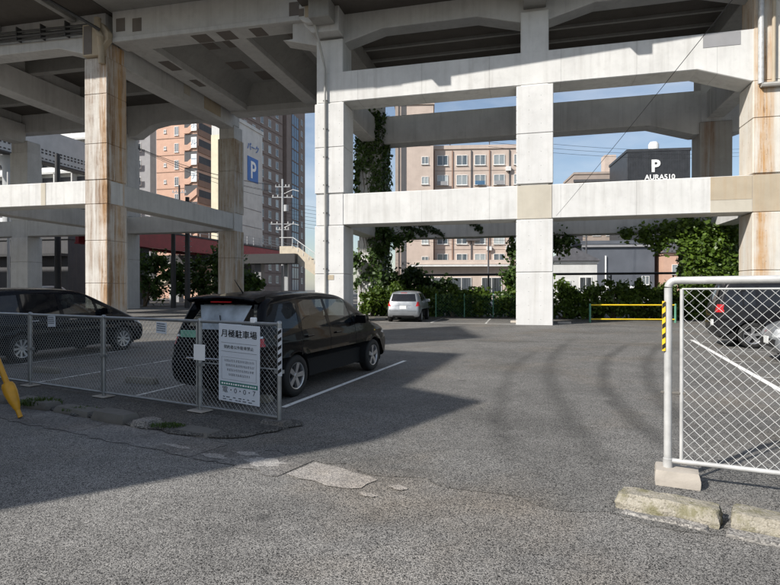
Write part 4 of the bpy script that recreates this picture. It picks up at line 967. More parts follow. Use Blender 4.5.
# ================================================================ VEGETATION
def bush(name, label, loc, size, n, leaf, mat, cat='bush', group=None, nb=14, trunk=.0, seed=1):
    r = random.Random(seed); b = thing(name, label, cat, loc, 0, group)
    cs = []
    for k in range(nb):
        a = r.uniform(0, 6.28); q = math.sqrt(r.random()); h = r.uniform(.12, .95)
        sh = math.sqrt(max(.05, 1 - abs(h * 2 - .8) ** 2 * .5)) if True else 1
        cs.append((size[0] * .78 * q * math.cos(a) * sh, size[1] * .78 * q * math.sin(a) * sh, trunk + size[2] * h * (1 - .25 * q), r.uniform(.16, .34) * min(size[0], size[2])))
    leaves('foliage', clumps(cs, n, (1, 1, .85)), leaf * .4, leaf * 1.55, mat, b)
    m = MB()
    for k in range(5):
        c = cs[k]; m.tube([(random.uniform(-.1, .1), random.uniform(-.1, .1), 0), (c[0] * .4, c[1] * .4, c[2] * .5 + .1), (c[0], c[1], c[2])], [.05 + .02 * size[0], .03 + .01 * size[0], .012], 6)
    m.build('stem', 'bark', b, True); return b
def vn(s, w_, z=0): return (VN.x * (VD + w_) + VU.x * s, VN.y * (VD + w_) + VU.y * s, z)
# hedge line behind the far bays
bush('bush', 'rounded dark bush rising above the silver hatchback', (.9, 34.0, 0), (1.9, 1.2, 3.2), 5200, .17, 'leafd', seed=11, nb=20)
bush('bush', 'dark bush right of the silver hatchback, narrower than its neighbour', (3.5, 34.2, 0), (1.5, 1.1, 2.7), 4200, .16, 'leafd', seed=12, nb=18)
hd = 0
for k in range(6):
    lab = ['clipped hedge plant left end beside the ivy column', 'hedge plant directly behind the silver hatchback', 'hedge plant right of the silver hatchback by the green mesh fence', 'hedge plant with pale leaves low against the mesh fence', 'hedge plant in full shade left of the middle column', 'hedge plant touching the ivy behind the middle column'][k]
    bush('hedge_plant', lab, (-1.0 + k * 1.55, 33.4 - k * .25, 0), (1.15, .8, 1.9 + .2 * (k % 2)), 4200, .12, 'leafh', 'hedge', 'hedge behind the far bays', seed=20 + k, nb=24)
for k in range(8):
    lab = ['hedge plant just right of the middle column', 'hedge plant behind the left green barrier post', 'hedge plant behind the yellow bars, left part', 'taller hedge plant behind the middle of the yellow barrier', 'hedge plant behind the yellow bars, right part', 'hedge plant behind the right green barrier post', 'hedge plant left of the ivy mass behind the people carrier', 'hedge plant under the ivy mass behind the people carrier'][k]
    bush('hedge_plant', lab, (9.4 + k * 1.25, 30.6 - k * .25, 0), (1.15, .8, 2.1 + .25 * ((k * 3) % 4) * .4), 4800, .12, 'leafh', 'hedge', 'hedge behind the yellow barrier', seed=40 + k, nb=26)
# trees between the left frame columns
for k, (x, y, s3, lab) in enumerate([(-22.5, 52, (3.0, 2, 5.2), 'dark tree under the red girder bridge beside the rusty column'), (-19.2, 54, (3.2, 2, 4.8), 'dark tree between the two black utility poles'), (-15.8, 53, (3.2, 2, 5.2), 'dark tree left of the pale back column'), (-12.5, 50, (1.6, 1.2, 2.6), 'low dark shrub below the cream stairway')]):
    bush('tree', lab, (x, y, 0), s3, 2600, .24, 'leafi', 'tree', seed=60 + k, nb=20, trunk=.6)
# ivy on the rear columns
def ivy(name, label, s0, s1, w0, w1, z0, z1, n, leaf, mat, extra=None, dens=None, nextra=0):
    v = thing(name, label, 'ivy', VLOC, -AZ)
    P = []; Fl = []
    per = [(s1 - s0), (w1 - w0), (s1 - s0), (w1 - w0)]; tot = sum(per)
    while len(P) < n:
        t = rng.uniform(0, tot); z = rng.uniform(z0, z1); d = abs(rng.normal(0, .11)) + .03
        if t < per[0]: p_, f_ = (s0 + t, w0 - d, z), (0, -1, 0)
        elif t < per[0] + per[1]: p_, f_ = (s1 + d, w0 + t - per[0], z), (1, 0, 0)
        elif t < per[0] * 2 + per[1]: p_, f_ = (s0 + t - per[0] - per[1], w1 + d, z), (0, 1, 0)
        else: p_, f_ = (s0 - d, w0 + t - 2 * per[0] - per[1], z), (-1, 0, 0)
        if dens is None or rng.random() < dens(*p_): P.append(p_); Fl.append(f_)
    if extra:
        E = clumps(extra, nextra or n // 2, (1, .7, 1)); P = np.vstack([np.array(P), E]); Fl = np.vstack([np.array(Fl, float), np.tile((0, -.6, .2), (len(E), 1))])
    leaves('foliage', np.array(P), leaf * .4, leaf * 1.55, mat, v, np.array(Fl, float))
    m = MB()
    for k in range(6):
        s = s0 + (s1 - s0) * (k + .5) / 6; pts = [(s + .12 * math.sin(z * 1.7 + k), w0 - .03, z) for z in np.linspace(0, z1 * random.uniform(.6, .95), 12)]
        m.tube(pts, .022, 5)
    m.build('stem', 'bark', v, True); return v
def patchy(a, b, sc_=.6):
    from mathutils import noise as N
    return lambda s, w_, z: min(1, max(0, (N.noise(Vector((s * sc_ * 1.7 + a, w_ * sc_, z * sc_ + b))) + .25) * 2.2))
def d3(s, w_, z):
    right = min(1, max(0, (s + 9.35) / .5)); hi = 1 if z > 6 else .0
    diag = 1.0 if abs(z - (2.0 + (s + 9.9) * .9)) < .28 else 0
    return min(1, max(.85 * right, hi * patchy(3, 1)(s, w_, z), diag) * (1 if z > 1.2 else .2))
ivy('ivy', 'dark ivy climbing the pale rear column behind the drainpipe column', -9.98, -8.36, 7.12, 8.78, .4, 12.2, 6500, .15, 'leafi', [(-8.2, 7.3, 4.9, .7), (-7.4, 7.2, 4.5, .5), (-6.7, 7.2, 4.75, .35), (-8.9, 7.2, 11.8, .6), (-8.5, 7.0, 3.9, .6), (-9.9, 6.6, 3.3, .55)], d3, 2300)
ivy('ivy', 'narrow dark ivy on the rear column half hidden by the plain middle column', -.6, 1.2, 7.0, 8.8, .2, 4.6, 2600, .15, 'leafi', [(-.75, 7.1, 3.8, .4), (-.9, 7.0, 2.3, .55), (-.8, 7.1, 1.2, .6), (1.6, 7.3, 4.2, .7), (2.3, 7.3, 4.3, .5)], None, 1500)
ivy('ivy', 'thick sunlit green ivy smothering the rear column behind the people carrier', 8.6, 10.7, 6.7, 8.9, .2, 5.1, 15000, .14, 'leaf', [(9.2, 6.4, 3.6, 1.1), (10.2, 6.3, 1.9, 1.2), (8.4, 6.7, 4.6, .8), (7.4, 6.9, 4.6, .6), (6.4, 7.0, 4.5, .5), (5.4, 7.1, 4.65, .35), (7.0, 6.9, 3.9, .4), (10.0, 6.2, 4.6, .9)], None, 11000)
def strand(label, s0, s1, n, amp):
    v = thing('ivy', label, 'ivy', VLOC, -AZ)
    P = []
    for k in range(n):
        s = rng.uniform(s0, s1); z = 5.9 - (s - s0) * amp + rng.normal(0, .10); P.append((s, 7.22 + rng.normal(0, .05), z))
    leaves('foliage', np.array(P), .08, .18, 'leafd', v, np.tile((0, -1., 0), (n, 1)))
    MB().tube([(s0, 7.26, 5.95), ((s0 + s1) / 2, 7.24, 5.9 - (s1 - s0) * amp / 2), (s1, 7.24, 5.9 - (s1 - s0) * amp)], .02, 5).build('stem', 'bark', v, True)
strand('thin ivy strand trailing across the rear beam beside the ivy column', -8.2, -5.6, 260, .42)
strand('sparse ivy strand higher on the rear beam near the ivy column', -7.0, -4.6, 170, .48)
strand('loose ivy spray on the rear beam left of the middle column', -3.6, -2.4, 150, .75)

# green mesh fence and dark pipe rail in front of the hedge
mf = thing('mesh_fence', 'low green wire mesh fence in front of the hedge beside the silver hatchback', 'fence', (2.6, 32.0, 0), R(-6))
for k in range(4): MB().tube([(k * 1.6, 0, 0), (k * 1.6, 0, 1.35)], .03, 6).build('post', 'greenpost', mf, True)
chainlink(0, 4.8, .05, 1.3, .16, .16, .004, 'wire_mesh', 'greenpost', mf)
pr_ = thing('pipe_rail', 'long dark horizontal pipe on thin posts above the hedge', 'rail', (0, 37, 0), R(-3))
MB().tube([(2, 0, 2.5), (30, 0, 2.7)], .075, 8).build('pipe', 'darksteel', pr_, True)
for k in range(8): MB().tube([(2.5 + k * 3.9, 0, 0), (2.5 + k * 3.9, 0, 2.5)], .05, 6).build('post', 'darksteel', pr_, True)

# ================================================================ BUILDINGS
def bld(name, label, cx, cy, rot, wx, dy, h, wall, cat='building', roof=None):
    """footprint wx by dy, local origin at the centre of the front edge, front faces -y"""
    b = thing(name, label, cat, (cx, cy, 0), rot)
    MB().box(-wx / 2, wx / 2, 0, dy, 0, h).build('wall', wall, b)
    m = MB(); m.box(-wx / 2 - .15, wx / 2 + .15, -.15, dy + .15, h, h + .5); m.build('parapet', roof or wall, b)
    return b
WMESH = {}
def win(b, face, u, z, wd, hh, glass='wglass', frame='wframe', dim=None):
    """a window: frame and pane; face 'f' front (y=0) or 'r' right side (x=dim) or 'l' left side"""
    key = (wd, hh, glass, frame)
    if key not in WMESH:
        m = MB(); t = .07; d = .09
        m.box(-wd / 2, -wd / 2 + t, -d, .02, 0, hh); m.box(wd / 2 - t, wd / 2, -d, .02, 0, hh); m.box(-wd / 2 + t, wd / 2 - t, -d, .02, 0, t); m.box(-wd / 2 + t, wd / 2 - t, -d, .02, hh - t, hh); m.box(-t / 2, t / 2, -d * .9, .02, t, hh - t)
        m.box(-wd / 2 - .06, wd / 2 + .06, -d - .07, .02, -.07, -.003)
        fm = m.mesh('window'); fm.materials.append(MT[frame]); g = MB().box(-wd / 2 + .02, wd / 2 - .02, -.04, .02, .02, hh - .02).mesh('pane'); g.materials.append(MT[glass]); WMESH[key] = (fm, g)
    fm, g = WMESH[key]; o = link('window', fm, frame, b); link('pane', g, glass, o)
    if face == 'f': o.location = (u, 0, z)
    elif face == 'r': o.location = (dim, u, z); o.rotation_euler = (0, 0, math.pi / 2)
    else: o.location = (dim, u, z); o.rotation_euler = (0, 0, -math.pi / 2)
    return o
def band(b, x0, x1, y0, y1, z0, z1, mat, name='band'): return MB().box(x0, x1, y0, y1, z0, z1).build(name, mat, b)
# tan apartment block in the middle
t1 = bld('apartment_building', 'tan apartment block with rows of white framed windows behind the silver hatchback', 13.1, 75, R(-4), 14.6, 12, 20.2, 'tan')
for i in range(6):
    z = 18.05 - i * 2.62
    for u, wd in ((-6.1, 1.45), (-3.55, 1.45), (-1.15, 1.45), (1.35, 1.45), (4.0, 1.45), (6.3, 1.3)):
        if z > 3: win(t1, 'f', u, z, wd, 1.35)
    if z > 3: band(t1, -7.3, 7.3, -.04, 0, z - .72, z - .66, 'tanshade')
for u in (-7.2, -4.8, -2.3, .1, 2.7, 5.2): band(t1, u - .07, u + .07, -.14, -.045, 2.5, 20, 'greyd' if u in (-2.3, 2.7) else 'pinkdark', 'drainpipe')
acr = random.Random(5)
for i in range(6):
    for u in (-6.1, -3.55, -1.15, 1.35, 4.0):
        if acr.random() < .45: band(t1, u + .85, u + 1.5, -.42, 0, 17.2 - i * 2.62, 17.75 - i * 2.62, 'wframe', 'air_conditioner')
        if acr.random() < .3: band(t1, u - .7, u + .6, -.5, -.46, 18.0 - i * 2.62, 18.5 - i * 2.62, acr.choice(['wframe', 'greyb', 'bluew']), 'laundry')
for u in (-5.0, .4, 4.2): MB().tube([(u, 3, 20.6), (u, 3, 22.2)], .06, 5).build('aerial_mast', 'greyd', t1, True)
band(t1, -7.4, 7.4, -1.0, -.0, 4.6, 5.2, 'tan', 'balcony'); band(t1, -3, -1.2, -.5, 0, 8.0, 8.9, 'greyd', 'air_conditioner'); band(t1, 3.0, 3.9, -.55, 0, 7.0, 7.7, 'wframe', 'air_conditioner')
t1b = bld('apartment_building', 'blind taller tan stair tower with one column of small windows left of the tan block', 3.2, 74.4, R(-4), 5.0, 12, 25.8, 'tan')
for i in range(8): win(t1b, 'f', 1.4, 20.6 - i * 2.62, .9, 1.0)
band(t1b, -2.5, -2.1, -.2, 0, 0, 25.8, 'tanshade', 'pilaster'); band(t1b, -1.75, -1.05, -.03, 0, 0, 25.8, 'greyd', 'recess'); band(t1b, -1.6, 2.4, 2, 6, 26.3, 27.6, 'wframe', 'roof_hut')
low = bld('shop_building', 'low tan building with dark shutters in front of the tan apartment block', 10.0, 68, R(-4), 15, 4, 4.6, 'tan')
for u in (-5, -1.4, 2.2, 5.6): win(low, 'f', u, 1.0, 2.4, 2.0, 'wglassd')
band(low, -7.6, 7.6, -.9, -.0, 4.3, 4.5, 'wframe', 'awning')
# salmon apartment block with stepped stair parapets
ax, ay = -36.2, 96
s1_ = bld('apartment_building', 'salmon apartment block with stepped outside stair parapets and letter panels', ax, ay, -AZ, 7.8, 10, 42, 'pink')
for i in range(13):
    z = 2 + i * 2.85
    win(s1_, 'f', -2.2, z + .5, .45, .6, 'wglassd'); win(s1_, 'f', .0, z, .75, 1.5, 'wglassd')
    MB().prism([(1.5, z + 1.1), (2.2, z + 1.1), (3.95, z + 2.35), (3.95, z + 1.2), (2.5, z + .15), (1.5, z + .15)], -.25, -.02).build('stair_parapet', 'pink', s1_)
    band(s1_, 1.5, 3.9, -.02, 0, z + 1.1, z + 2.9, 'greyd', 'stair_opening')
    band(s1_, 3.9, 3.93, .5, 6, z + 1.0, z + 2.2, 'greyd', 'stair_opening'); band(s1_, -3.9, 1.4, -.05, 0, z - .5, z - .38, 'pinkdark')
    band(s1_, 3.9, 4.05, .2, 9.8, z - .1, z + .95, 'pinkdark', 'gallery_parapet')
    if 6 <= i <= 12:
        o = MB().box(2.95, 3.98, -.33, -.255, z + .5, z + 2.3).build('letter_panel', 'wframe', s1_)
        text_obj('テールホ'[(i - 6) % 4], 1.2, 'bluew', (3.46, -.335, z + 1.4), (1, 0, 0), o, 'lettering')
gr_ = bld('office_building', 'slim grey tower with a dark vertical strip left of the salmon block', -48.0, 110, -AZ, 6.5, 10, 50, 'greyb')
band(gr_, 1.6, 2.8, -.05, 0, 0, 50, 'greyd', 'glass_strip')
for i in range(14): win(gr_, 'f', -1.2, 2 + i * 3.3, 1.6, 1.6, 'wglassd')
# parking building with blue P on its side
cxw = bld('parking_building', 'cream fronted parking building with big blue P on its side wall', -23.53, 79.8, -AZ, 3.6, 8.6, 25.4, 'offw')
band(cxw, -1.84, 1.82, -.08, 0, 0, 23.4, 'cream', 'front_facing'); band(cxw, -.3, .6, -.1, -.08, 12, 19, 'blueink', 'sign_strip')
sw = MB().box(1.8, 1.88, 3.7, 7.0, 17.6, 21.2).build('sign_panel', 'blueink', cxw)
text_obj('P', 3.6, 'whiteink', (1.90, 5.35, 19.2), (0, 1, 0), sw, 'lettering', .02, .05)
text_obj('パーク', 1.25, 'blueink', (1.90, 5.4, 22.6), (0, 1, 0), sw, 'lettering', .02)
for i in range(5): band(cxw, 1.8, 1.84,   .4, 8.2, 3 + i * 2.6, 3.1 + i * 2.6, 'greyb')
# brown hotel tower
hx, hy = -39.4, 118
ht = bld('hotel_building', 'tall brown hotel tower with small windows and a blue glass strip', hx, hy, R(-18), 14, 22, 52, 'hotel')
for i in range(15):
    z = 3 + i * 3.0
    for u in (2.2, 5.6, 9.0, 12.4, 15.8, 19.2): win(ht, 'r', u, z, 1.2, 1.7, 'wglass', dim=7.0)
    band(ht, 7.0, 7.06, 0, 22, z - .75, z - .55, 'hotelband')
hb = bld('hotel_building', 'brown hotel wing with blue glazed strip, right of the windowed hotel side', -28.6, 140, R(-10), 6.4, 14, 58, 'hotel')
band(hb, .4, 2.2, -.08, 0, 0, 46, 'bluew', 'glass_strip')
for i in range(15): band(hb, .4, 2.2, -.14, -.08, 1 + i * 3, 1.25 + i * 3, 'hotelband', 'mullion')
MB().box(3.2, 3.28, 3.4, 8.6, 0, 46).build('glass_strip', 'bluew', hb)
for i in range(15): band(hb, 3.28, 3.32, 3.4, 8.6, 1 + i * 3, 1.3 + i * 3, 'hotelband', 'mullion')
for y in (3.4, 5.1, 6.8, 8.5): band(hb, 3.28, 3.33, y, y + .1, 0, 46, 'hotelband', 'mullion')
for i in range(15): win(hb, 'r', 11.2, 3 + i * 3.0, 1.4, 1.5, 'wglassd', dim=3.2)
for u in (.4, 1.3, 2.2): band(hb, u - .06, u + .06, -.16, -.08, 0, 46, 'hotelband', 'mullion')
# dark corrugated building with P on the right
pb = bld('parking_building', 'dark corrugated parking tower with white P lettering above the beam', 52.2, 110, R(-8), 11.6, 14, 28.4, 'corr')
for k in range(38): MB().box(-5.72 + k * .30, -5.56 + k * .30, -.10, 0, 0, 28.35).build('cladding_rib', 'corr', pb)
sgn = pb
text_obj('P', 3.2, 'whiteink', (-.6, -.20, 25.4), (1, 0, 0), sgn, 'lettering', .03, .12)
text_obj('AURA510', 1.35, 'whiteink', (.2, -.20, 23.3), (1, 0, 0), sgn, 'lettering', .03, .03)
tk = MB().lathe([(0, 31.0), (.7, 30.9), (1.0, 30.4), (1.0, 28.9)], 14, (.0, 3, 0)).build('water_tank', 'wframe', pb, True)
gb = bld('apartment_building', 'grey brown flats with a flat roof left of the dark parking tower', 47.5, 130, R(-6), 10, 12, 28.0, 'tanshade')
for i in range(6):
    for u in (-3, 0, 3): win(gb, 'f', u, 3 + i * 3.6, 1.8, 1.8, 'wglassd')
band(gb, 2.0, 4.6, 1, 4, 28.5, 32.6, 'tan', 'roof_hut'); band(gb, -5.2, 5.2, -.4, 0, 26.2, 26.8, 'greyd')
sb = bld('warehouse', 'slate blue warehouse wall behind the yellow barrier hedge', 31.5, 78, R(-6), 9.6, 12, 7.8, 'slate')
band(sb, -4.9, 4.9, -.3, 0, 7.4, 7.7, 'greyb', 'eave_panel'); MB().tube([(-1.7, -.15, 0), (-1.7, -.15, 6.2)], .12, 6).build('vent_pipe', 'wframe', sb, True); win(sb, 'f', 3.6, 2.2, 1.0, 1.2)
tb = bld('apartment_building', 'narrow weathered tan block left of the slate warehouse', 27.4, 84, R(-6), 2.4, 8, 12, 'tan')
for i in range(3): win(tb, 'f', 0, 2 + i * 3, 1.1, 1.2, 'wglassd')
wb = bld('house', 'small white house glimpsed between the middle column and the tan block', 21.5, 66, R(-6), 5.2, 6, 4.6, 'offw')
MB().prism([(-3.0, 4.9), (3.0, 4.9), (0, 6.4)], -.4, 6.4).build('roof', 'roof', wb); win(wb, 'f', -1.2, 1.2, 1.6, 1.4); win(wb, 'f', 1.3, 1.2, 1.4, 1.8, 'wglassd')
pk = bld('house', 'low salmon house at the right of the slate warehouse', 40.2, 76, R(-6), 6.5, 7, 6.2, 'pink')
MB().prism([(-3.6, 6.5), (3.6, 6.5), (2.0, 7.8), (-2.0, 7.8)], -.4, 7.4).build('roof', 'roof', pk); win(pk, 'f', -1.5, 3.6, 1.4, 1.3); win(pk, 'f', 1.4, 3.6, 1.4, 1.3); win(pk, 'f', 0, .8, 2.2, 1.8, 'wglassd')
# left background
lb = bld('apartment_building', 'pale gallery access flats seen between the left frame beams', -66, 110, -AZ, 26, 12, 40, 'offw')
for i in range(12):
    z = 2 + i * 3.1; band(lb, -13, 13, -1.3, 0, z, z + .25, 'offw', 'balcony'); band(lb, -13, 13, -1.35, -1.25, z + .25, z + 1.2, 'wframe', 'balcony_rail'); band(lb, -12.8, 12.8, -.03, 0, z + .3, z + 2.6, 'greyd', 'gallery_shade')
    for u in range(-10, 13, 4): band(lb, u - .12, u + .12, -1.3, 0, z, z + 3, 'offw', 'gallery_post')
for k, (x, y, w_, h_, mt, lab) in enumerate([(-84, 96, 14, 9, 'offw', 'white two storey house far beyond the left frame'), (-102, 88, 16, 14, 'tan', 'tan flats far beyond the left frame'), (-70, 62, 10, 6.5, 'greyb', 'grey low house beside the workshop'), (62, 84, 12, 9, 'offw', 'white two storey house beyond the rusty right column'), (74, 96, 14, 16, 'tan', 'tan flats beyond the rusty right column')]):
    q_ = bld('house', lab, x, y, -AZ, w_, 9, h_, mt)
    for z in np.arange(1.1, h_ - 1.5, 2.9):
        for u in np.arange(-w_ / 2 + 1.5, w_ / 2 - 1, 2.8): win(q_, 'f', u, z, 1.5, 1.3)
gl = bld('workshop', 'grey workshop wall with a dark doorway behind the left frame', -48, 68, -AZ, 22, 9, 7.4, 'greyd')
for u in (-6, 0, 6): MB().box(u - 1.3, u + 1.3, -.06, 0, .1, 3.6).build('shutter', 'greyb', gl)
band(gl, -11, 11, -1.2, 0, 5.4, 5.7, 'darksteel', 'canopy')

# ================================================================ BRIDGES, POLES, WIRES
gpt = lambda x, y: (x, y, 0)
rb_ = thing('footbridge', 'dark red plate girder bridge with grey railing passing behind the left frame', 'bridge', (-29.5, 53, 0), -AZ)
for x in (0, 3.2):
    MB().box(x, x + .25, 0, 46, 6.0, 7.6).build('girder', 'redsteel', rb_); MB().box(x - .12, x + .37, 0, 46, 5.86, 6.0).build('flange', 'redsteel', rb_)
for k in range(24): MB().box(.25, .37, k * 1.95, k * 1.95 + .06, 6.02, 7.58).build('stiffener', 'redsteel', rb_)
MB().box(-.1, 3.55, 0, 46, 7.62, 7.8).build('deck', 'greyd', rb_)
for k in range(24): MB().box(3.3, 3.36, k * 1.95, k * 1.95 + .06, 7.8, 9.0).build('rail_post', 'palesteel', rb_)
for z in (8.2, 8.6, 9.0): MB().box(3.3, 3.36, 0, 46, z, z + .06).build('handrail', 'palesteel', rb_)
for k in (6, 30): MB().box(.8, 2.6, k, k + 1.2, 0, 5.85).build('pier', 'greyd', rb_)
dk = thing('road_deck', 'shaded dark road deck slab under the red girder bridge', 'bridge', (-24.5, 60, 0), -AZ)
MB().box(-6, 12, 8, 11, 4.6, 5.7).build('deck', 'darksteel', dk)
for x in (-4.5, 1, 6.5): MB().box(x, x + .8, 9, 10, 0, 4.6).build('pier', 'greyb', dk)
stw = thing('stairway', 'cream steel stairway with zigzag parapet descending from the bridge', 'stairs', (-11.4, 66, 0), R(-6))
MB().prism([(-1.5, 6.6), (-1.5, 5.2), (-.2, 5.2), (5.6, 1.2), (5.6, 2.6), (.2, 6.6)], -.1, 0).build('stringer', 'creamsteel', stw)
MB().prism([(-1.5, 6.6), (-1.5, 5.2), (-.2, 5.2), (5.6, 1.2), (5.6, 2.6), (.2, 6.6)], 2.0, 2.1).build('stringer', 'creamsteel', stw)
for k in range(18): MB().box(-.1 + k * .31, .25 + k * .31, 0, 2, 5.2 - k * .215, 5.27 - k * .215).build('step', 'creamsteel', stw)
for k in range(9): MB().box(k * .65, k * .65 + .05, -.14, -.1, 6.4 - k * .46, 7.5 - k * .46).build('baluster', 'wframe', stw)
MB().tube([(-1.5, -.12, 7.6), (.1, -.12, 7.6), (5.6, -.12, 3.7)], .05, 6).build('handrail', 'wframe', stw, True)
MB().box(-1.2, -.8, .8, 1.2, 0, 5.2).build('pier', 'palesteel', stw)
st2 = thing('stairway', 'small cream stairway ramp low behind the trees under the red bridge', 'stairs', (-27.2, 66, 0), R(-6))
MB().prism([(-2.2, 1.6), (-2.2, 2.2), (.2, 2.9), (2.0, 4.0), (2.0, 3.0), (.3, 1.9)], -.1, 1.4).build('stringer', 'creamsteel', st2); MB().tube([(-2.2, -.1, 3.0), (.2, -.1, 3.8), (2, -.1, 4.9)], .05, 6).build('handrail', 'wframe', st2, True); MB().box(1.4, 1.8, .2, .8, 0, 3).build('pier', 'wframe', st2)
pg = thing('steel_overpass', 'pale grey bolted steel girder overpass seen beneath the left deck', 'bridge', (-49.6, 70, 0), -AZ)
MB().box(0, .5, -6, 16, 19.0, 23.5).build('girder_web', 'palesteel', pg); MB().box(-.5, 1.0, -6, 16, 18.8, 19.0).build('flange', 'darksteel', pg); MB().box(-6, 0, -6, 16, 21.5, 22).build('deck', 'palesteel', pg)
for r_ in range(3):
    m = MB()
    for k in range(33): m.box(.5, .56, -5.5 + k * .64, -5.2 + k * .64, (19.35, 20.1, 20.5)[r_], (19.5, 20.3, 20.7)[r_])
    o = m.build('bolt_row', 'darksteel', pg); o['kind'] = 'stuff'
for k in (4,): MB().lathe([(1.1, 0), (1.1, 17.4), (1.7, 18.8)], 16, (-.8, k, 0)).build('pier', 'palesteel', pg, True)
def pole(label, x, y, h, r0, mat, arms, name='utility_pole'):
    p_ = thing(name, label, 'pole', (x, y, 0))
    MB().tube([(0, 0, 0), (0, 0, h)], [r0, r0 * .7], 10).build('shaft', mat, p_, True)
    for z, l in arms:
        a = MB().box(-l, l, -.05, .05, z, z + .10).build('crossarm', 'palesteel', p_)
        for q in (-.9, -.45, .45, .9): MB().lathe([(.05, 0), (.09, .08), (.05, .12), (.09, .2), (0, .26)], 8, (q * l, 0, z + .1)).build('insulator', 'wframe', a, True)
    return p_
q1 = pole('pale utility pole with crowded crossarms and transformer in front of the hotel', -13.3, 70, 15.2, .17, 'palesteel', [(14.2, .9), (12.9, 1.3), (9.6, 1.5), (8.9, .8)])
MB().lathe([(0, 0), (.3, .02), (.3, .8), (0, .85)], 12, (.45, 0, 11.2)).build('transformer', 'palesteel', q1, True)
for z in (13.4, 9.2): MB().tube([(.2, 0, z), (1.3, 0, z + .5), (2.0, 0, z + .3)], .05, 6).build('bracket_arm', 'wframe', q1, True)
pole('black utility pole, the left of two, in front of the red bridge', -18.4, 48, 9.0, .22, 'darksteel', [])
q3 = pole('black utility pole with climbing pegs, the right of two, in front of the red bridge', -17.2, 48, 9.4, .24, 'darksteel', [(8.4, .7)])
for k in range(14): MB().box(-.36, .36, -.03, .03, 1.6 + k * .45, 1.64 + k * .45).build('climbing_peg', 'palesteel', q3)
pole('thin dark pole with a crossarm in front of the salmon block', -27.2, 73, 15, .16, 'darksteel', [(14.0, .9)])
pole('grey pole with white crossarms beside the rusty column', -31.6, 68, 20.5, .2, 'darksteel', [(19.5, 1.2), (18.0, 1.2), (16.6, .9)])
pole('dark square post between the beams left of the rusty column', -33.5, 57, 15.2, .34, 'darksteel', [])
pole('white post nearer the left edge behind the left beam', -36.5, 57, 15.0, .16, 'offw', []); pole('white post left of the dark square post behind the left beam', -40.5, 60, 14.0, .16, 'offw', [])
pole('slim pole in front of the tan block near the middle column', 10.8, 62, 9.2, .11, 'greyd', [(8.4, .8)]); pole('slim pole in front of the slate warehouse', 24.3, 70, 9.0, .12, 'greyd', [(8.2, .7)])
def wire(label, a, b, sag=.5, r=.018, mat='cable'):
    a, b = Vector(a), Vector(b); pts = []
    for t in np.linspace(0, 1, 13): p_ = a.lerp(b, t); p_.z -= sag * 4 * t * (1 - t); pts.append(p_)
    tag(MB().tube(pts, r, 5).build('overhead_wire', mat, smooth=True), label, 'wire')
wire('thin black wire slanting down to the right frame lower beam', (5.25, 1.2, 7.95), (7.15, 24.3, 4.75), .12, .007)
pole('concrete street pole holding the stay wire with the yellow guard', -7.62, 7.82, 8.0, .14, 'offw', [(7.5, .6)])
upole = pole('concrete street pole beside the white chain link panel', 5.25, 1.1, 8.6, .15, 'offw', [(8.0, .6)])
for k in range(5): wire('overhead wire, one of the bundle between the left poles', (-31.6 - .9 + k * .45, 68, 19.6 - .2 * k), (-13.3 - .7 + k * .35, 70, 14.4 - .9 * (k % 3)), .9, .02); bpy.data.objects[-1 if False else COL.objects[-1].name]['group'] = 'wires between the left poles'
for k in range(7): wire('overhead wire crossing the lower storeys of the tan block', (-13.3, 70, 9.7 + .45 * k), (24.3, 70, 6.6 + .38 * k), .8, .018); COL.objects[-1]['group'] = 'wires across the tan block'
for k in range(3): wire('overhead wire against the sky right of the middle column', (10.8, 62, 17.2 + .5 * k), (60, 95, 24 + .6 * k), .8, .02); COL.objects[-1]['group'] = 'wires against the sky'
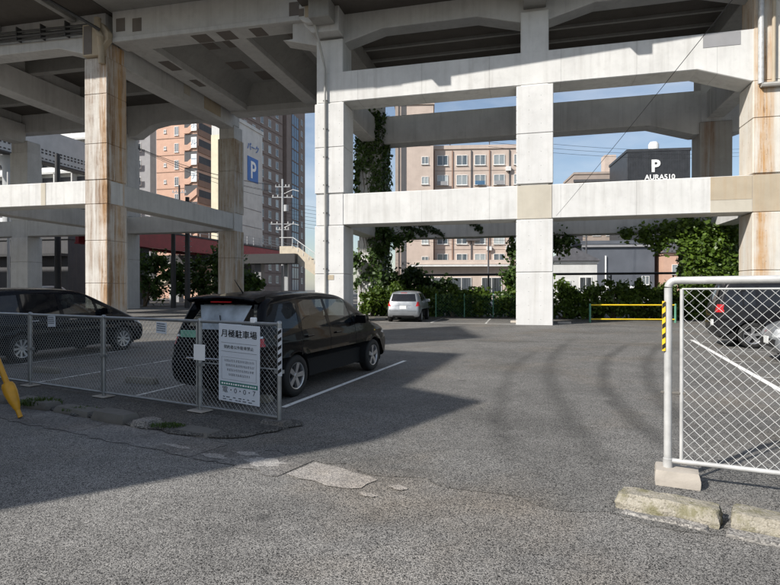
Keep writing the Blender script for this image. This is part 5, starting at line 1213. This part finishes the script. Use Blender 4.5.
# vehicles beyond the hedge
def far_car(label, src, x, y, rz, mat=None):
    c = copy_tree(src); c['label'] = label; c.location = (x, y, 0); c.rotation_euler = (0, 0, rz); c.scale = (1, 1, 1)
    if mat:
        for ch in [o for o in bpy.data.objects if o.parent == c and o.name.startswith('body')]:
            ch.data = ch.data.copy(); ch.data.materials[0] = MT[mat]
    return c
far_car('white car parked beyond the hedge before the tan block', hat, 6.6, 47, R(8), 'paint_white'); far_car('white car beyond the hedge at the foot of the narrow tan block', hat, 18.0, 52, R(172), 'paint_white')
far_car('white minivan beyond the hedge before the slate warehouse', suv, 22.4, 54, R(5), 'paint_white'); far_car('white minivan parked beside the workshop behind the left frame', suv, -34.8, 58, R(80), 'paint_white')

# ================================================================ HOUSES ACROSS THE STREET (behind the camera, they shade the left of the lot)
SD = Vector((math.sin(SUN_AZ), math.cos(SUN_AZ))); SE = Vector((SD.y, -SD.x))
def across(name, label, a0, a1, b0, b1, outline, wall):
    """outline: (b, height) along the roof, seen from the lot"""
    bc = (b0 + b1) / 2; c = SD * a1 + SE * bc; b = thing(name, label, 'house', (c.x, c.y, 0), math.atan2(SE.y, SE.x)); L = a1 - a0
    ol = [(q - bc, z) for q, z in outline]
    MB().prism([(ol[0][0], 0), (ol[-1][0], 0)] + [(q, z - .14) for q, z in ol[::-1]], -L, 0).build('wall', wall, b)
    MB().prism([(q, z - .12) for q, z in ol] + [(q, z) for q, z in ol[::-1]], -L - .3, .04).build('roof', 'roof', b)
    for z in np.arange(1.0, min(z for q, z in ol) - 1.6, 2.9):
        for u in np.arange(ol[-1][0] * -1 + 1.0 if False else min(q for q, z_ in ol) + .9, max(q for q, z_ in ol) - .6, 2.2):
            o = win(b, 'f', u, z, 1.4, 1.3); o.rotation_euler = (0, 0, math.pi)
    return b
across('house', 'narrow cream house with a steep roof edge across the street, out of the picture', -12, -5.5, -7.7, -4.95, [(-7.7, 8.25), (-5.8, 8.42), (-4.95, 6.6)], 'cream')
across('house', 'gabled grey house across the street, out of the picture', -16, -7, -13.6, -7.2, [(-13.6, 11.5), (-12.2, 11.6), (-10.4, 12.4), (-9.4, 11.45), (-7.4, 9.4), (-7.2, 9.2)], 'greyb')
across('apartment_building', 'tan flats with a sloping roof across the street, out of the picture', -20, -9, -18.3, -13.35, [(-18.3, 19.2), (-13.4, 16.6)], 'tan')
